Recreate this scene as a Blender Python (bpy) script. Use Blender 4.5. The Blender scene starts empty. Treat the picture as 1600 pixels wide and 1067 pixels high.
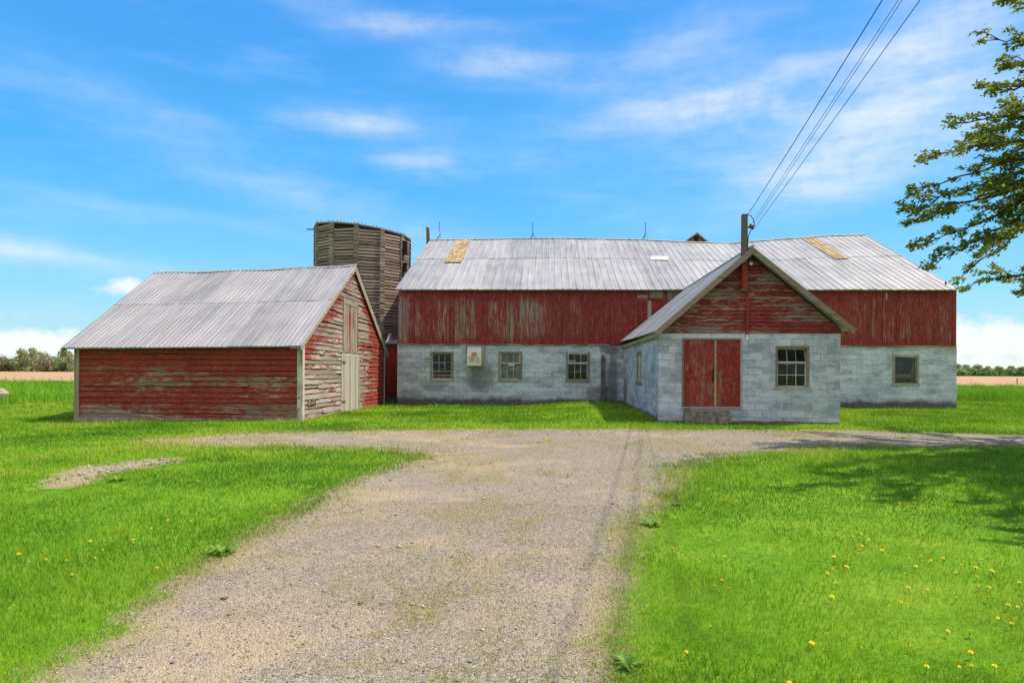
import bpy, math, random
import numpy as np
from mathutils import Vector, Matrix
random.seed(11); rng = np.random.default_rng(11)
R = math.radians
S = bpy.context.scene; COL = S.collection

# ------------------------------------------------------------------ survey
F = 1067.; TH = R(3.06); RO = R(0.30); H = 1.45; CX = 800; CY = 580.7
FW = Vector((-math.sin(TH), math.cos(TH), 0)); RT = Vector((math.cos(TH), math.sin(TH), 0)); UP = Vector((0, 0, 1))
def ray(px, py):
    a = (px-CX)/F; v = (py-CY)/F
    a2 = a*math.cos(RO)+v*math.sin(RO); v2 = -a*math.sin(RO)+v*math.cos(RO)
    return FW + a2*RT - v2*UP
EYE = Vector((0, 0, H))
def onY(px, py, Y): d = ray(px, py); return EYE + d*(Y/d.y)
def onX(px, py, X): d = ray(px, py); return EYE + d*(X/d.x)
def onZ(px, py, Z=0.0): d = ray(px, py); return EYE + d*((Z-H)/d.z)
def atD(px, py, D): return EYE + ray(px, py)*D

# ------------------------------------------------------------------ objects
def empty(name, label, cat, loc=(0, 0, 0), group=None):
    o = bpy.data.objects.new(name, None); COL.objects.link(o); o.location = loc
    o['label'] = label; o['category'] = cat
    if group: o['group'] = group
    return o
def tag(o, label, cat, group=None, kind=None):
    o['label'] = label; o['category'] = cat
    if group: o['group'] = group
    if kind: o['kind'] = kind
    return o
class MB:
    def __init__(s): s.v = []; s.f = []; s.r = []; s.m = []
    def face(s, pts, r=None, m=0):
        n = len(s.v); s.v += [tuple(p) for p in pts]; s.f.append(tuple(range(n, n+len(pts))))
        s.r.append(random.random() if r is None else r); s.m.append(m)
    def hexa(s, p, r=None, m=0):
        """8 corners: 0-3 bottom ring, 4-7 top ring (same order)"""
        r = random.random() if r is None else r
        n = len(s.v); s.v += [tuple(q) for q in p]
        for f in ((3, 2, 1, 0), (4, 5, 6, 7), (0, 1, 5, 4), (1, 2, 6, 5), (2, 3, 7, 6), (3, 0, 4, 7)):
            s.f.append(tuple(n+i for i in f)); s.r.append(r); s.m.append(m)
    def box(s, a, b, r=None, m=0):
        (x0, y0, z0), (x1, y1, z1) = a, b
        s.hexa([(x0, y0, z0), (x1, y0, z0), (x1, y1, z0), (x0, y1, z0), (x0, y0, z1), (x1, y0, z1), (x1, y1, z1), (x0, y1, z1)], r, m)
    def beam(s, p, q, w, h, up=(0, 0, 1), r=None, m=0):
        p = Vector(p); q = Vector(q); d = (q-p).normalized(); u = Vector(up)
        sd = d.cross(u).normalized(); u = sd.cross(d).normalized()
        a = sd*w/2; b = u*h/2
        s.hexa([p-a-b, p+a-b, q+a-b, q-a-b, p-a+b, p+a+b, q+a+b, q-a+b], r, m)
    def tube(s, pts, rad, n=8, r=None, m=0, cap=True):
        pts = [Vector(p) for p in pts]; r = random.random() if r is None else r
        if not hasattr(rad, '__len__'): rad = [rad]*len(pts)
        base = len(s.v); pu = None
        for i, p in enumerate(pts):
            d = (pts[min(i+1, len(pts)-1)]-pts[max(i-1, 0)]).normalized()
            if pu is None:
                pu = d.orthogonal().normalized()
            u = (pu-d*pu.dot(d)).normalized(); pu = u; w = d.cross(u)
            for k in range(n):
                t = 2*math.pi*k/n; s.v.append(tuple(p+(u*math.cos(t)+w*math.sin(t))*rad[i]))
        for i in range(len(pts)-1):
            for k in range(n):
                a = base+i*n+k; b = base+i*n+(k+1) % n
                s.f.append((a, b, b+n, a+n)); s.r.append(r); s.m.append(m)
        if cap:
            s.f.append(tuple(base+k for k in range(n))[::-1]); s.r.append(r); s.m.append(m)
            e = base+(len(pts)-1)*n
            s.f.append(tuple(e+k for k in range(n))); s.r.append(r); s.m.append(m)
    def prism(s, poly, d, r=None, m=0):
        poly = [Vector(p) for p in poly]; d = Vector(d); r = random.random() if r is None else r
        n = len(poly); b = len(s.v); s.v += [tuple(p) for p in poly]+[tuple(p+d) for p in poly]
        s.f.append(tuple(range(b, b+n))[::-1]); s.f.append(tuple(range(b+n, b+2*n)))
        for i in range(n): j = (i+1) % n; s.f.append((b+i, b+j, b+n+j, b+n+i))
        s.r += [r]*(n+2); s.m += [m]*(n+2)
    def build(s, name, mats, parent=None, smooth=False, loc=None):
        me = bpy.data.meshes.new(name); v = s.v
        if loc is not None: v = [(a-loc[0], b-loc[1], c-loc[2]) for a, b, c in v]
        me.from_pydata(v, [], s.f)
        mats = mats if isinstance(mats, (list, tuple)) else [mats]
        for m in mats: me.materials.append(m)
        me.polygons.foreach_set('material_index', s.m)
        if smooth: me.polygons.foreach_set('use_smooth', [True]*len(s.f))
        at = me.attributes.new('rnd', 'FLOAT', 'FACE'); at.data.foreach_set('value', s.r)
        me.update(); o = bpy.data.objects.new(name, me); COL.objects.link(o)
        if loc is not None: o.location = loc
        if parent:
            o.parent = parent
            if parent.type == 'EMPTY': o.matrix_parent_inverse = Matrix.Translation(-parent.location)
        return o
def np_mesh(name, V, polys_flat, sizes, mats, rnd_pt=None, parent=None, smooth=False):
    """big meshes from arrays; rnd_pt: per-point float attribute"""
    me = bpy.data.meshes.new(name)
    me.vertices.add(len(V)); me.vertices.foreach_set('co', np.ascontiguousarray(V, np.float32).ravel())
    me.loops.add(len(polys_flat)); me.loops.foreach_set('vertex_index', polys_flat.astype(np.int32))
    st = np.concatenate([[0], np.cumsum(sizes)[:-1]]).astype(np.int32)
    me.polygons.add(len(sizes)); me.polygons.foreach_set('loop_start', st)
    if smooth: me.polygons.foreach_set('use_smooth', np.ones(len(sizes), bool))
    for m in (mats if isinstance(mats, (list, tuple)) else [mats]): me.materials.append(m)
    if rnd_pt is not None:
        at = me.attributes.new('rnd', 'FLOAT', 'POINT'); at.data.foreach_set('value', np.ascontiguousarray(rnd_pt, np.float32))
    me.update(calc_edges=True); me.validate()
    o = bpy.data.objects.new(name, me); COL.objects.link(o)
    if parent:
        o.parent = parent
        if parent.type == 'EMPTY': o.matrix_parent_inverse = Matrix.Translation(-parent.location)
    return o

# ------------------------------------------------------------------ node helpers
def nd(nt, t, ins=None, **kw):
    n = nt.nodes.new('ShaderNode'+t)
    for k, v in kw.items(): setattr(n, k, v)
    for k, v in (ins or {}).items():
        sk = n.inputs[k]
        if isinstance(v, bpy.types.NodeSocket): nt.links.new(v, sk)
        elif hasattr(v, 'outputs'): nt.links.new(v.outputs[0], sk)
        else:
            if sk.type == 'RGBA' and len(v) == 3: v = (*v, 1)
            sk.default_value = v
    return n
def mth(nt, op, a, b=0.0, c=None, clamp=False):
    ins = {0: a, 1: b}
    if c is not None: ins[2] = c
    return nd(nt, 'Math', ins, operation=op, use_clamp=clamp).outputs[0]
def mix(nt, f, a, b, blend='MIX'): return nd(nt, 'Mix', {0: f, 6: a, 7: b}, data_type='RGBA', blend_type=blend).outputs[2]
def sm(nt, v, a, b, lo=0., hi=1.): return nd(nt, 'MapRange', {0: v, 1: a, 2: b, 3: lo, 4: hi}, interpolation_type='SMOOTHSTEP').outputs[0]
def noise(nt, vec, sc=1., det=4., ro=.6, w=None): return nd(nt, 'TexNoise', {'Vector': vec, 'Scale': sc, 'Detail': det, 'Roughness': ro}).outputs[0]
def vmul(nt, v, k): return nd(nt, 'VectorMath', {0: v, 1: k}, operation='MULTIPLY').outputs[0]
def vadd(nt, v, k): return nd(nt, 'VectorMath', {0: v, 1: k}, operation='ADD').outputs[0]
def ramp(nt, f, stops):
    n = nd(nt, 'ValToRGB', {0: f}); e = n.color_ramp.elements
    while len(e) < len(stops): e.new(.5)
    for k, (p, c) in enumerate(stops): e[k].position = p; e[k].color = (*c, 1)
    return n.outputs[0]
def attr(nt, name='rnd'): return nd(nt, 'Attribute', attribute_name=name).outputs['Fac']
def new_mat(name):
    m = bpy.data.materials.new(name); m.use_nodes = True; nt = m.node_tree; nt.nodes.clear()
    out = nt.nodes.new('ShaderNodeOutputMaterial'); b = nt.nodes.new('ShaderNodeBsdfPrincipled')
    nt.links.new(b.outputs[0], out.inputs[0]); return m, nt, b, out
def setb(nt, b, **k):
    nm = dict(col='Base Color', rough='Roughness', metal='Metallic', spec='Specular IOR Level', nor='Normal', tr='Transmission Weight', alpha='Alpha')
    for q, v in k.items():
        sk = b.inputs[nm[q]]
        if isinstance(v, bpy.types.NodeSocket): nt.links.new(v, sk)
        else: sk.default_value = (*v, 1) if sk.type == 'RGBA' and len(v) == 3 else v
def bump(nt, h, st=.5, d=.01): return nd(nt, 'Bump', {'Height': h, 'Strength': st, 'Distance': d}).outputs[0]
def wpos(nt): return nd(nt, 'NewGeometry').outputs['Position']
def sep(nt, v):
    n = nd(nt, 'SeparateXYZ', {0: v}); return n.outputs

# ------------------------------------------------------------------ materials
def simple(name, col, rough=.8, metal=0., var=.25, sc=6., spec=.3):
    m, nt, b, _ = new_mat(name); n = noise(nt, wpos(nt), sc, 5)
    f = sm(nt, n, .25, .75, 1-var, 1+var)
    c = vmul(nt, nd(nt, 'CombineColor', {0: f, 1: f, 2: f}).outputs[0], col)
    setb(nt, b, col=c, rough=rough, metal=metal, spec=spec); return m

def wood_col(nt, p, rnd, axis, dark, light):
    k = {'x': (1.2, 30, 30), 'y': (30, 1.2, 30), 'z': (30, 30, 1.2), 'h': (1.5, 1.5, 34)}[axis]
    g = noise(nt, vadd(nt, vmul(nt, p, k), nd(nt, 'CombineXYZ', {0: mth(nt, 'MULTIPLY', rnd, 37.), 1: mth(nt, 'MULTIPLY', rnd, 11.), 2: 0.}).outputs[0]), 1., 6, .65)
    f = mth(nt, 'ADD', mth(nt, 'MULTIPLY', g, .75), mth(nt, 'MULTIPLY', rnd, .3))
    return ramp(nt, f, [(.25, dark), (.52, tuple((a+b)/2 for a, b in zip(dark, light))), (.78, light)]), g

def peel(name, paint, dark, light, axis, bias, rnd_amt=.25, patch=(.7, .7, .7), fine=None, edge=.05, grad=None, fade=(1, 1, 1)):
    """old paint flaking off bare boards; bias>.5 = mostly painted"""
    m, nt, b, _ = new_mat(name); p = wpos(nt); rnd = attr(nt)
    wc, g = wood_col(nt, p, rnd, axis, dark, light)
    fk = fine or {'x': (3.2, 8, 22), 'y': (8, 3., 22), 'z': (17, 17, 1.6), 'h': (2.2, 2.2, 17)}[axis]
    n1 = noise(nt, vadd(nt, vmul(nt, p, fk), nd(nt, 'CombineXYZ', {0: mth(nt, 'MULTIPLY', rnd, 5.), 1: mth(nt, 'MULTIPLY', rnd, 7.), 2: mth(nt, 'MULTIPLY', rnd, 9.)}).outputs[0]), 1., 8, .72)
    n2 = noise(nt, vmul(nt, p, patch), 1., 4, .6)
    s = mth(nt, 'ADD', mth(nt, 'MULTIPLY', n1, .85), mth(nt, 'MULTIPLY', n2, .45))
    s = mth(nt, 'ADD', s, mth(nt, 'MULTIPLY', mth(nt, 'SUBTRACT', rnd, .5), rnd_amt))
    s = mth(nt, 'ADD', s, bias-.65)
    if grad: s = mth(nt, 'ADD', s, grad(nt, p))
    mask = sm(nt, s, .5-edge, .5+edge)
    n3 = noise(nt, vmul(nt, p, (3, 3, 3)), 1., 5, .6)
    pc = mix(nt, sm(nt, n3, .35, .7), tuple(c*.72 for c in paint), paint)
    pc = mix(nt, mth(nt, 'MULTIPLY', rnd, .35), pc, tuple(c*.55 for c in paint))
    pc = mix(nt, sm(nt, n1, .62, .8, 0, .35), pc, tuple(min(1, c*1.4+.05)*f for c, f in zip(paint, fade)))
    n4 = noise(nt, vmul(nt, p, tuple(q*2.2 for q in fk)), 1., 5, .75)
    pc = mix(nt, sm(nt, n4, .48, .72, 0, .55), pc, tuple(c*.45+w*.5 for c, w in zip(paint, light)))
    pc = mix(nt, sm(nt, n4, .46, .30, 0, .45), pc, tuple(c*.45 for c in paint))
    col = mix(nt, mask, wc, pc)
    h = mth(nt, 'ADD', mth(nt, 'MULTIPLY', g, .6), mth(nt, 'MULTIPLY', mask, .35))
    setb(nt, b, col=col, rough=.85, spec=.15, nor=bump(nt, h, .6, .006)); return m

WD, WL = (.08, .06, .043), (.44, .36, .275)
RED = (.29, .028, .02)
def g_shed_gable(nt, p):
    o = sep(nt, p)
    far = sm(nt, o[1], 24.3, 29.2, -.10, .30); n = noise(nt, vmul(nt, p, (.5, .5, .5)), 1., 3)
    top = sm(nt, mth(nt, 'ADD', o[2], mth(nt, 'MULTIPLY', mth(nt, 'ABSOLUTE', mth(nt, 'SUBTRACT', o[1], 24.8)), .62)), 4.2, 5.2, 0, .22)
    return mth(nt, 'ADD', mth(nt, 'ADD', far, top), mth(nt, 'MULTIPLY', mth(nt, 'SUBTRACT', n, .5), .3))
def g_shed_front(nt, p):
    o = sep(nt, p)
    return mth(nt, 'ADD', sm(nt, o[2], 1.3, 1.95, 0, .22), sm(nt, o[2], .0, .5, -.10, 0))
def g_barn(nt, p):
    o = sep(nt, p)
    a = sm(nt, o[0], -2.5, 4., -.075, .015)
    return mth(nt, 'ADD', a, mth(nt, 'ADD', sm(nt, o[2], 4.2, 4.85, 0, .12), sm(nt, o[2], 2.6, 3.1, .10, 0)))
M_shed_front = peel('shed_front_paint', (.31, .040, .031), (.10, .068, .050), (.46, .345, .26), 'x', .555, .17, (.42, .42, 1.1), grad=g_shed_front)
M_shed_gable = peel('shed_gable_paint', (.30, .046, .034), (.135, .10, .08), (.45, .375, .335), 'y', .425, .25, (.5, .5, .9), grad=g_shed_gable)
M_annex_gable = peel('annex_gable_paint', (.29, .036, .036), (.125, .088, .074), (.48, .39, .34), 'x', .545, .22, (.6, .6, 1.3))
M_barn_siding = peel('barn_siding_paint', (.275, .036, .032), (.13, .088, .076), (.46, .37, .34), 'z', .635, .17, (.55, .55, .28), grad=g_barn, edge=.085)
M_barn_trim = peel('barn_trim_paint', (.33, .036, .034), (.12, .08, .07), (.44, .33, .28), 'x', .68, .14)
M_door_red = peel('door_paint', (.31, .036, .034), (.15, .09, .072), (.46, .29, .23), 'z', .64, .1, (.8, .8, .6), (7, 7, 3), edge=.13)
M_red_plain = peel('red_room_paint', (.30, .028, .026), (.09, .06, .05), (.3, .25, .22), 'z', .8, .1)
def woodmat(name, dark, light, axis):
    m, nt, b, _ = new_mat(name); p = wpos(nt); rnd = attr(nt)
    c, g = wood_col(nt, p, rnd, axis, dark, light)
    setb(nt, b, col=c, rough=.85, spec=.15, nor=bump(nt, g, .6, .006)); return m
M_wood_x = woodmat('bare_wood_x', WD, WL, 'x'); M_wood_y = woodmat('bare_wood_y', WD, WL, 'y'); M_wood_z = woodmat('bare_wood_z', WD, WL, 'z')
M_wood_door = woodmat('weathered_door_wood', (.20, .17, .145), (.50, .44, .40), 'z')
M_wood_dark = woodmat('dark_post_wood', (.025, .02, .016), (.17, .14, .11), 'z')
M_wood_white = peel('flaking_white_trim', (.58, .55, .51), (.16, .12, .095), (.44, .37, .31), 'z', .62, .3)
M_rake = peel('flaking_barge_trim', (.5, .47, .42), (.13, .10, .075), (.42, .35, .27), 'h', .42, .3)
M_rake_dark = woodmat('weathered_barge_board', (.085, .062, .047), (.47, .38, .31), 'h')
M_silo = woodmat('silo_boards', (.085, .064, .054), (.43, .335, .285), 'h')
M_silo_in = woodmat('silo_lining', (.010, .008, .007), (.045, .036, .03), 'z')
M_frame = peel('window_frame_paint', (.48, .46, .43), (.12, .095, .075), (.36, .31, .26), 'h', .42, .3)
M_sash = peel('window_sash_paint', (.66, .65, .62), (.14, .11, .09), (.36, .31, .26), 'h', .52, .3)
M_dark = simple('dark_interior', (.02, .018, .016), .95)
M_rubber = simple('black_cable', (.02, .02, .022), .6)
M_copper = simple('grey_wire', (.11, .12, .13), .5)
M_iron = simple('rusty_iron', (.09, .06, .045), .7)
M_porc = simple('brown_porcelain', (.06, .035, .03), .3)
M_bulb = simple('white_lamp_glass', (.75, .74, .7), .25, var=.05)
M_conc = simple('old_concrete', (.29, .25, .215), .95, var=.4, sc=5)
M_conc_dark = simple('mossy_concrete', (.10, .095, .082), .95, var=.4, sc=5)
M_hinge = simple('rusty_hinge', (.17, .05, .03), .8)

def block_mat(name, ax, moss_h, z0, stains=(), base=(.515, .555, .675), worn=(.245, .27, .345)):
    m, nt, b, _ = new_mat(name); p = wpos(nt); o = sep(nt, p)
    v = nd(nt, 'CombineXYZ', {0: o[0] if ax == 'x' else o[1], 1: mth(nt, 'SUBTRACT', o[2], z0), 2: 0.}).outputs[0]
    wob = noise(nt, vmul(nt, p, (2., 2., 2.)), 1., 2)
    v2 = vadd(nt, v, nd(nt, 'CombineXYZ', {0: 0., 1: mth(nt, 'MULTIPLY', mth(nt, 'SUBTRACT', wob, .5), .02), 2: 0.}).outputs[0])
    br = nd(nt, 'TexBrick', {'Vector': v2, 'Color1': (.0, .0, .0), 'Color2': (1, 1, 1), 'Mortar': (.5, .5, .5), 'Scale': 1., 'Mortar Size': .0055, 'Mortar Smooth': .2, 'Bias': 0., 'Brick Width': .405, 'Row Height': .203}, offset=.5)
    tone = nd(nt, 'SeparateColor', {0: br.outputs[0]}).outputs[0]; joint = br.outputs[1]
    n1 = noise(nt, vmul(nt, p, (1.1, 1.1, 3.2)), 1., 6, .65)
    n2 = noise(nt, vmul(nt, p, (7, 7, 12)), 1., 5, .7)
    n3 = noise(nt, vmul(nt, p, (.5, .5, .8)), 1., 3, .6)
    w = mth(nt, 'ADD', mth(nt, 'ADD', mth(nt, 'MULTIPLY', n1, .55), mth(nt, 'MULTIPLY', n2, .40)), mth(nt, 'MULTIPLY', tone, .11))
    w = mth(nt, 'ADD', w, mth(nt, 'MULTIPLY', n3, .25))
    wear = sm(nt, w, .52, .82)
    col = mix(nt, wear, base, worn)
    col = mix(nt, sm(nt, n2, .6, .72, 0, .35), col, (.62, .64, .66))
    # open joints: painted over in places, dark elsewhere
    jn = noise(nt, vmul(nt, p, (1.4, 1.4, 2.5)), 1., 4)
    jm = mth(nt, 'MULTIPLY', joint, sm(nt, jn, .36, .62, .18, 1.))
    col = mix(nt, jm, col, (.12, .12, .125))
    pale = mth(nt, 'MULTIPLY', joint, sm(nt, jn, .5, .35, 0, .5))
    col = mix(nt, pale, col, (.66, .69, .73))
    # moss and splash dirt at the foot
    mh = mth(nt, 'ADD', mth(nt, 'SUBTRACT', o[2], z0), mth(nt, 'MULTIPLY', mth(nt, 'SUBTRACT', noise(nt, vmul(nt, p, (1.3, 1.3, 1.3)), 1., 5), .5), moss_h*1.5))
    moss = sm(nt, mh, moss_h*1.15, moss_h*.55, 0, .93)
    mc = mix(nt, sm(nt, n2, .35, .65), (.052, .048, .036), (.13, .12, .085))
    col = mix(nt, moss, col, mc)
    for (sx, sz, rx, rz, st) in stains:
        du = mth(nt, 'DIVIDE', mth(nt, 'SUBTRACT', o[0] if ax == 'x' else o[1], sx), rx); dv = mth(nt, 'DIVIDE', mth(nt, 'SUBTRACT', o[2], sz), rz)
        r2 = mth(nt, 'ADD', mth(nt, 'MULTIPLY', du, du), mth(nt, 'MULTIPLY', dv, dv))
        r2 = mth(nt, 'ADD', r2, mth(nt, 'MULTIPLY', mth(nt, 'SUBTRACT', noise(nt, vmul(nt, p, (4, 4, 2)), 1., 5), .5), 1.4))
        col = mix(nt, sm(nt, r2, 1.1, .2, 0, st), col, (.09, .088, .08))
    hgt = mth(nt, 'ADD', mth(nt, 'MULTIPLY', joint, -1.), mth(nt, 'MULTIPLY', n2, .25))
    setb(nt, b, col=col, rough=.9, spec=.15, nor=bump(nt, hgt, .5, .012)); return m
M_block_barn = block_mat('barn_block_paint', 'x', .36, 0., [(-2.85, 1.2, .75, .75, .62), (2.72, 1.1, .26, 1.5, .66), (2.2, .5, .8, .45, .65), (2.55, 2.45, .5, .3, .7), (-5.9, .4, .7, .35, .4)], base=(.53, .565, .67), worn=(.245, .27, .335))
M_block_annex = block_mat('annex_block_paint', 'x', .10, -.02, [(3.95, .6, .12, .5, .6), (3.75, 1.9, .2, .5, .3)])
M_block_annex_side = block_mat('annex_side_block_paint', 'y', .22, 0., [(28.3, .6, .7, .8, .7)])
M_block_side = block_mat('barn_side_block_paint', 'y', .36, 0.)
M_lintel = block_mat('lintel_paint', 'x', .001, 2.0, worn=(.45, .46, .48))

def metal_mat(name, base, streak_axis, seam=.0, rough=.42, metal=.55, rust=.0):
    m, nt, b, _ = new_mat(name); p = wpos(nt); rnd = attr(nt)
    k = {'y': (9, .5, .8), 'x': (.5, 9, .8)}[streak_axis]
    n1 = noise(nt, vmul(nt, p, k), 1., 5, .6); n2 = noise(nt, vmul(nt, p, (.7, .7, .7)), 1., 4)
    f = mth(nt, 'ADD', mth(nt, 'MULTIPLY', n1, .36), mth(nt, 'ADD', mth(nt, 'MULTIPLY', rnd, .13), mth(nt, 'MULTIPLY', n2, .38)))
    c = ramp(nt, f, [(.25, tuple(x*.60 for x in base)), (.5, base), (.75, tuple(min(1, x*1.28) for x in base))])
    if rust > 0:
        n3 = noise(nt, vmul(nt, p, tuple(q*.6 for q in k)), 1.3, 6, .7)
        c = mix(nt, sm(nt, n3, .62, .80, 0, rust), c, (.28, .17, .09))
    setb(nt, b, col=c, rough=sm(nt, n1, .2, .8, rough-.08, rough+.12), metal=metal, spec=.4, nor=bump(nt, n2, .15, .02)); return m
M_roof_barn = metal_mat('barn_roof_metal', (.41, .395, .375), 'y', metal=.25, rust=.3)
M_roof_shed = metal_mat('shed_roof_metal', (.365, .345, .335), 'y', metal=.25, rust=.28)
M_roof_annex = metal_mat('annex_roof_metal', (.37, .36, .345), 'x', metal=.25, rust=.1)
M_sheet = metal_mat('white_patch_sheet', (.78, .79, .80), 'y', metal=.2)
def panel_mat():
    m, nt, b, _ = new_mat('yellowed_fibreglass'); p = wpos(nt)
    n1 = noise(nt, vmul(nt, p, (7, .8, 1)), 1., 6, .7); n2 = noise(nt, vmul(nt, p, (2, 2.5, 2)), 1., 5, .7)
    f = mth(nt, 'ADD', mth(nt, 'MULTIPLY', n1, .6), mth(nt, 'MULTIPLY', n2, .4))
    c = ramp(nt, f, [(.34, (.12, .07, .03)), (.46, (.29, .185, .08)), (.56, (.42, .32, .17)), (.66, (.54, .50, .43))])
    setb(nt, b, col=c, rough=.6, spec=.3); return m
M_panel = panel_mat()
def vent_mat():
    m, nt, b, _ = new_mat('rusty_vent_metal'); p = wpos(nt); o = sep(nt, p)
    n = noise(nt, vmul(nt, p, (6, 6, 4)), 1., 6, .7)
    du = mth(nt, 'SUBTRACT', o[0], -3.12); dv = mth(nt, 'SUBTRACT', o[2], 2.02)
    r2 = mth(nt, 'ADD', mth(nt, 'MULTIPLY', du, du), mth(nt, 'MULTIPLY', dv, dv))
    f = mth(nt, 'ADD', sm(nt, r2, .12, .0, 0, .62), mth(nt, 'MULTIPLY', mth(nt, 'SUBTRACT', n, .46), 2.2))
    c = ramp(nt, f, [(.28, (.62, .61, .57)), (.5, (.50, .40, .24)), (.72, (.34, .16, .05))])
    setb(nt, b, col=c, rough=.6, metal=.1); return m
M_vent = vent_mat()

def glass_mat(name, tint=(.8, .85, .85), dust=0.0):
    m, nt, b, out = new_mat(name); nt.nodes.remove(b)
    fr = nd(nt, 'Fresnel', {'IOR': 1.36}).outputs[0]
    n = noise(nt, wpos(nt), 3., 5)
    gl = nd(nt, 'BsdfGlossy', {'Color': (.9, .9, .9), 'Roughness': .04, 'Normal': bump(nt, noise(nt, wpos(nt), 2.2, 2), .05, .02)})
    tr = nd(nt, 'BsdfTransparent', {'Color': tint})
    mx = nd(nt, 'MixShader', {0: mth(nt, 'ADD', fr, .0), 1: tr.outputs[0], 2: gl.outputs[0]})
    df = nd(nt, 'BsdfDiffuse', {'Color': (.27, .28, .29)})
    d = sm(nt, n, .3, .75, dust*.5, min(1, dust*1.3))
    m2 = nd(nt, 'MixShader', {0: d, 1: mx.outputs[0], 2: df.outputs[0]})
    nt.links.new(m2.outputs[0], out.inputs[0]); return m
M_glass = glass_mat('old_window_glass', dust=.06)
M_glass_dusty = glass_mat('dusty_window_glass', dust=.62)
M_glass_mid = glass_mat('hazy_window_glass', dust=.16)

def leafy(name, stops, sc, trans=.35, rough=.55, hue_by='rnd'):
    m, nt, b, out = new_mat(name); p = wpos(nt); rnd = attr(nt)
    n = noise(nt, p, sc, 4); f = mth(nt, 'ADD', mth(nt, 'MULTIPLY', rnd, .6), mth(nt, 'MULTIPLY', n, .5))
    c = ramp(nt, f, stops); setb(nt, b, col=c, rough=rough, spec=.25)
    t = nd(nt, 'BsdfTranslucent', {'Color': mix(nt, .5, c, (.24, .34, .03), 'MIX')})
    mx = nd(nt, 'MixShader', {0: trans, 1: b.outputs[0], 2: t.outputs[0]}); nt.links.new(mx.outputs[0], out.inputs[0]); return m
M_blade = leafy('lawn_blades', [(.14, (.028, .105, .006)), (.46, (.115, .29, .010)), (.70, (.24, .40, .018)), (.94, (.44, .48, .07))], .55, .35)
M_tall = leafy('tall_grass_blades', [(.2, (.06, .22, .012)), (.5, (.13, .36, .016)), (.8, (.25, .47, .03))], .3, .35)
M_weedy = leafy('yellowish_blades', [(.2, (.16, .21, .03)), (.5, (.32, .33, .06)), (.8, (.50, .44, .14))], .8, .3)
M_weed = leafy('weed_leaves', [(.2, (.05, .14, .014)), (.5, (.11, .25, .02)), (.8, (.20, .34, .04))], 3., .25)
M_leaf = leafy('tree_leaves', [(.2, (.06, .085, .016)), (.5, (.155, .20, .036)), (.8, (.36, .37, .095))], .9, .5)
M_bark = simple('bark', (.075, .06, .048), .95, var=.4, sc=9)
FAR = []
for nm, a, c in (('far_leaves_green', (.11, .19, .07), (.26, .36, .15)), ('far_leaves_olive', (.19, .23, .10), (.40, .43, .21)), ('far_leaves_brown', (.18, .17, .11), (.38, .34, .23)), ('far_leaves_pale', (.23, .28, .14), (.46, .50, .28))):
    FAR.append(leafy(nm, [(.2, a), (.5, tuple((x+y)/2 for x, y in zip(a, c))), (.8, c)], .25, .2))
M_petal = simple('dandelion_yellow', (.82, .62, .012), .6, var=.12, sc=80)
M_stem = simple('dandelion_stem', (.16, .26, .05), .6)

def ground_mat():
    m, nt, b, _ = new_mat('lawn_soil'); p = wpos(nt)
    n1 = noise(nt, p, .5, 5); n2 = noise(nt, p, 14., 6, .7); n3 = noise(nt, p, 90., 3, .7)
    f = mth(nt, 'ADD', mth(nt, 'MULTIPLY', n1, .3), mth(nt, 'ADD', mth(nt, 'MULTIPLY', n2, .4), mth(nt, 'MULTIPLY', n3, .3)))
    f = mth(nt, 'ADD', f, mth(nt, 'MULTIPLY', mth(nt, 'SUBTRACT', noise(nt, p, 1.6, 5, .65), .5), .5))
    c = ramp(nt, f, [(.30, (.042, .10, .010)), (.48, (.105, .25, .012)), (.62, (.19, .31, .025)), (.74, (.30, .30, .085))])
    setb(nt, b, col=c, rough=.95, spec=.1, nor=bump(nt, f, .8, .04)); return m
M_ground = ground_mat()
def field_mat():
    m, nt, b, _ = new_mat('ploughed_soil'); p = wpos(nt)
    n1 = noise(nt, vmul(nt, p, (.05, .3, .1)), 1., 5); n2 = noise(nt, p, 1.6, 6, .75)
    f = mth(nt, 'ADD', mth(nt, 'MULTIPLY', n1, .5), mth(nt, 'MULTIPLY', n2, .5))
    c = ramp(nt, f, [(.3, (.20, .115, .07)), (.5, (.40, .25, .155)), (.7, (.54, .38, .24))])
    setb(nt, b, col=c, rough=1., spec=.05, nor=bump(nt, n2, .6, .1)); return m
M_field = field_mat()
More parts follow.
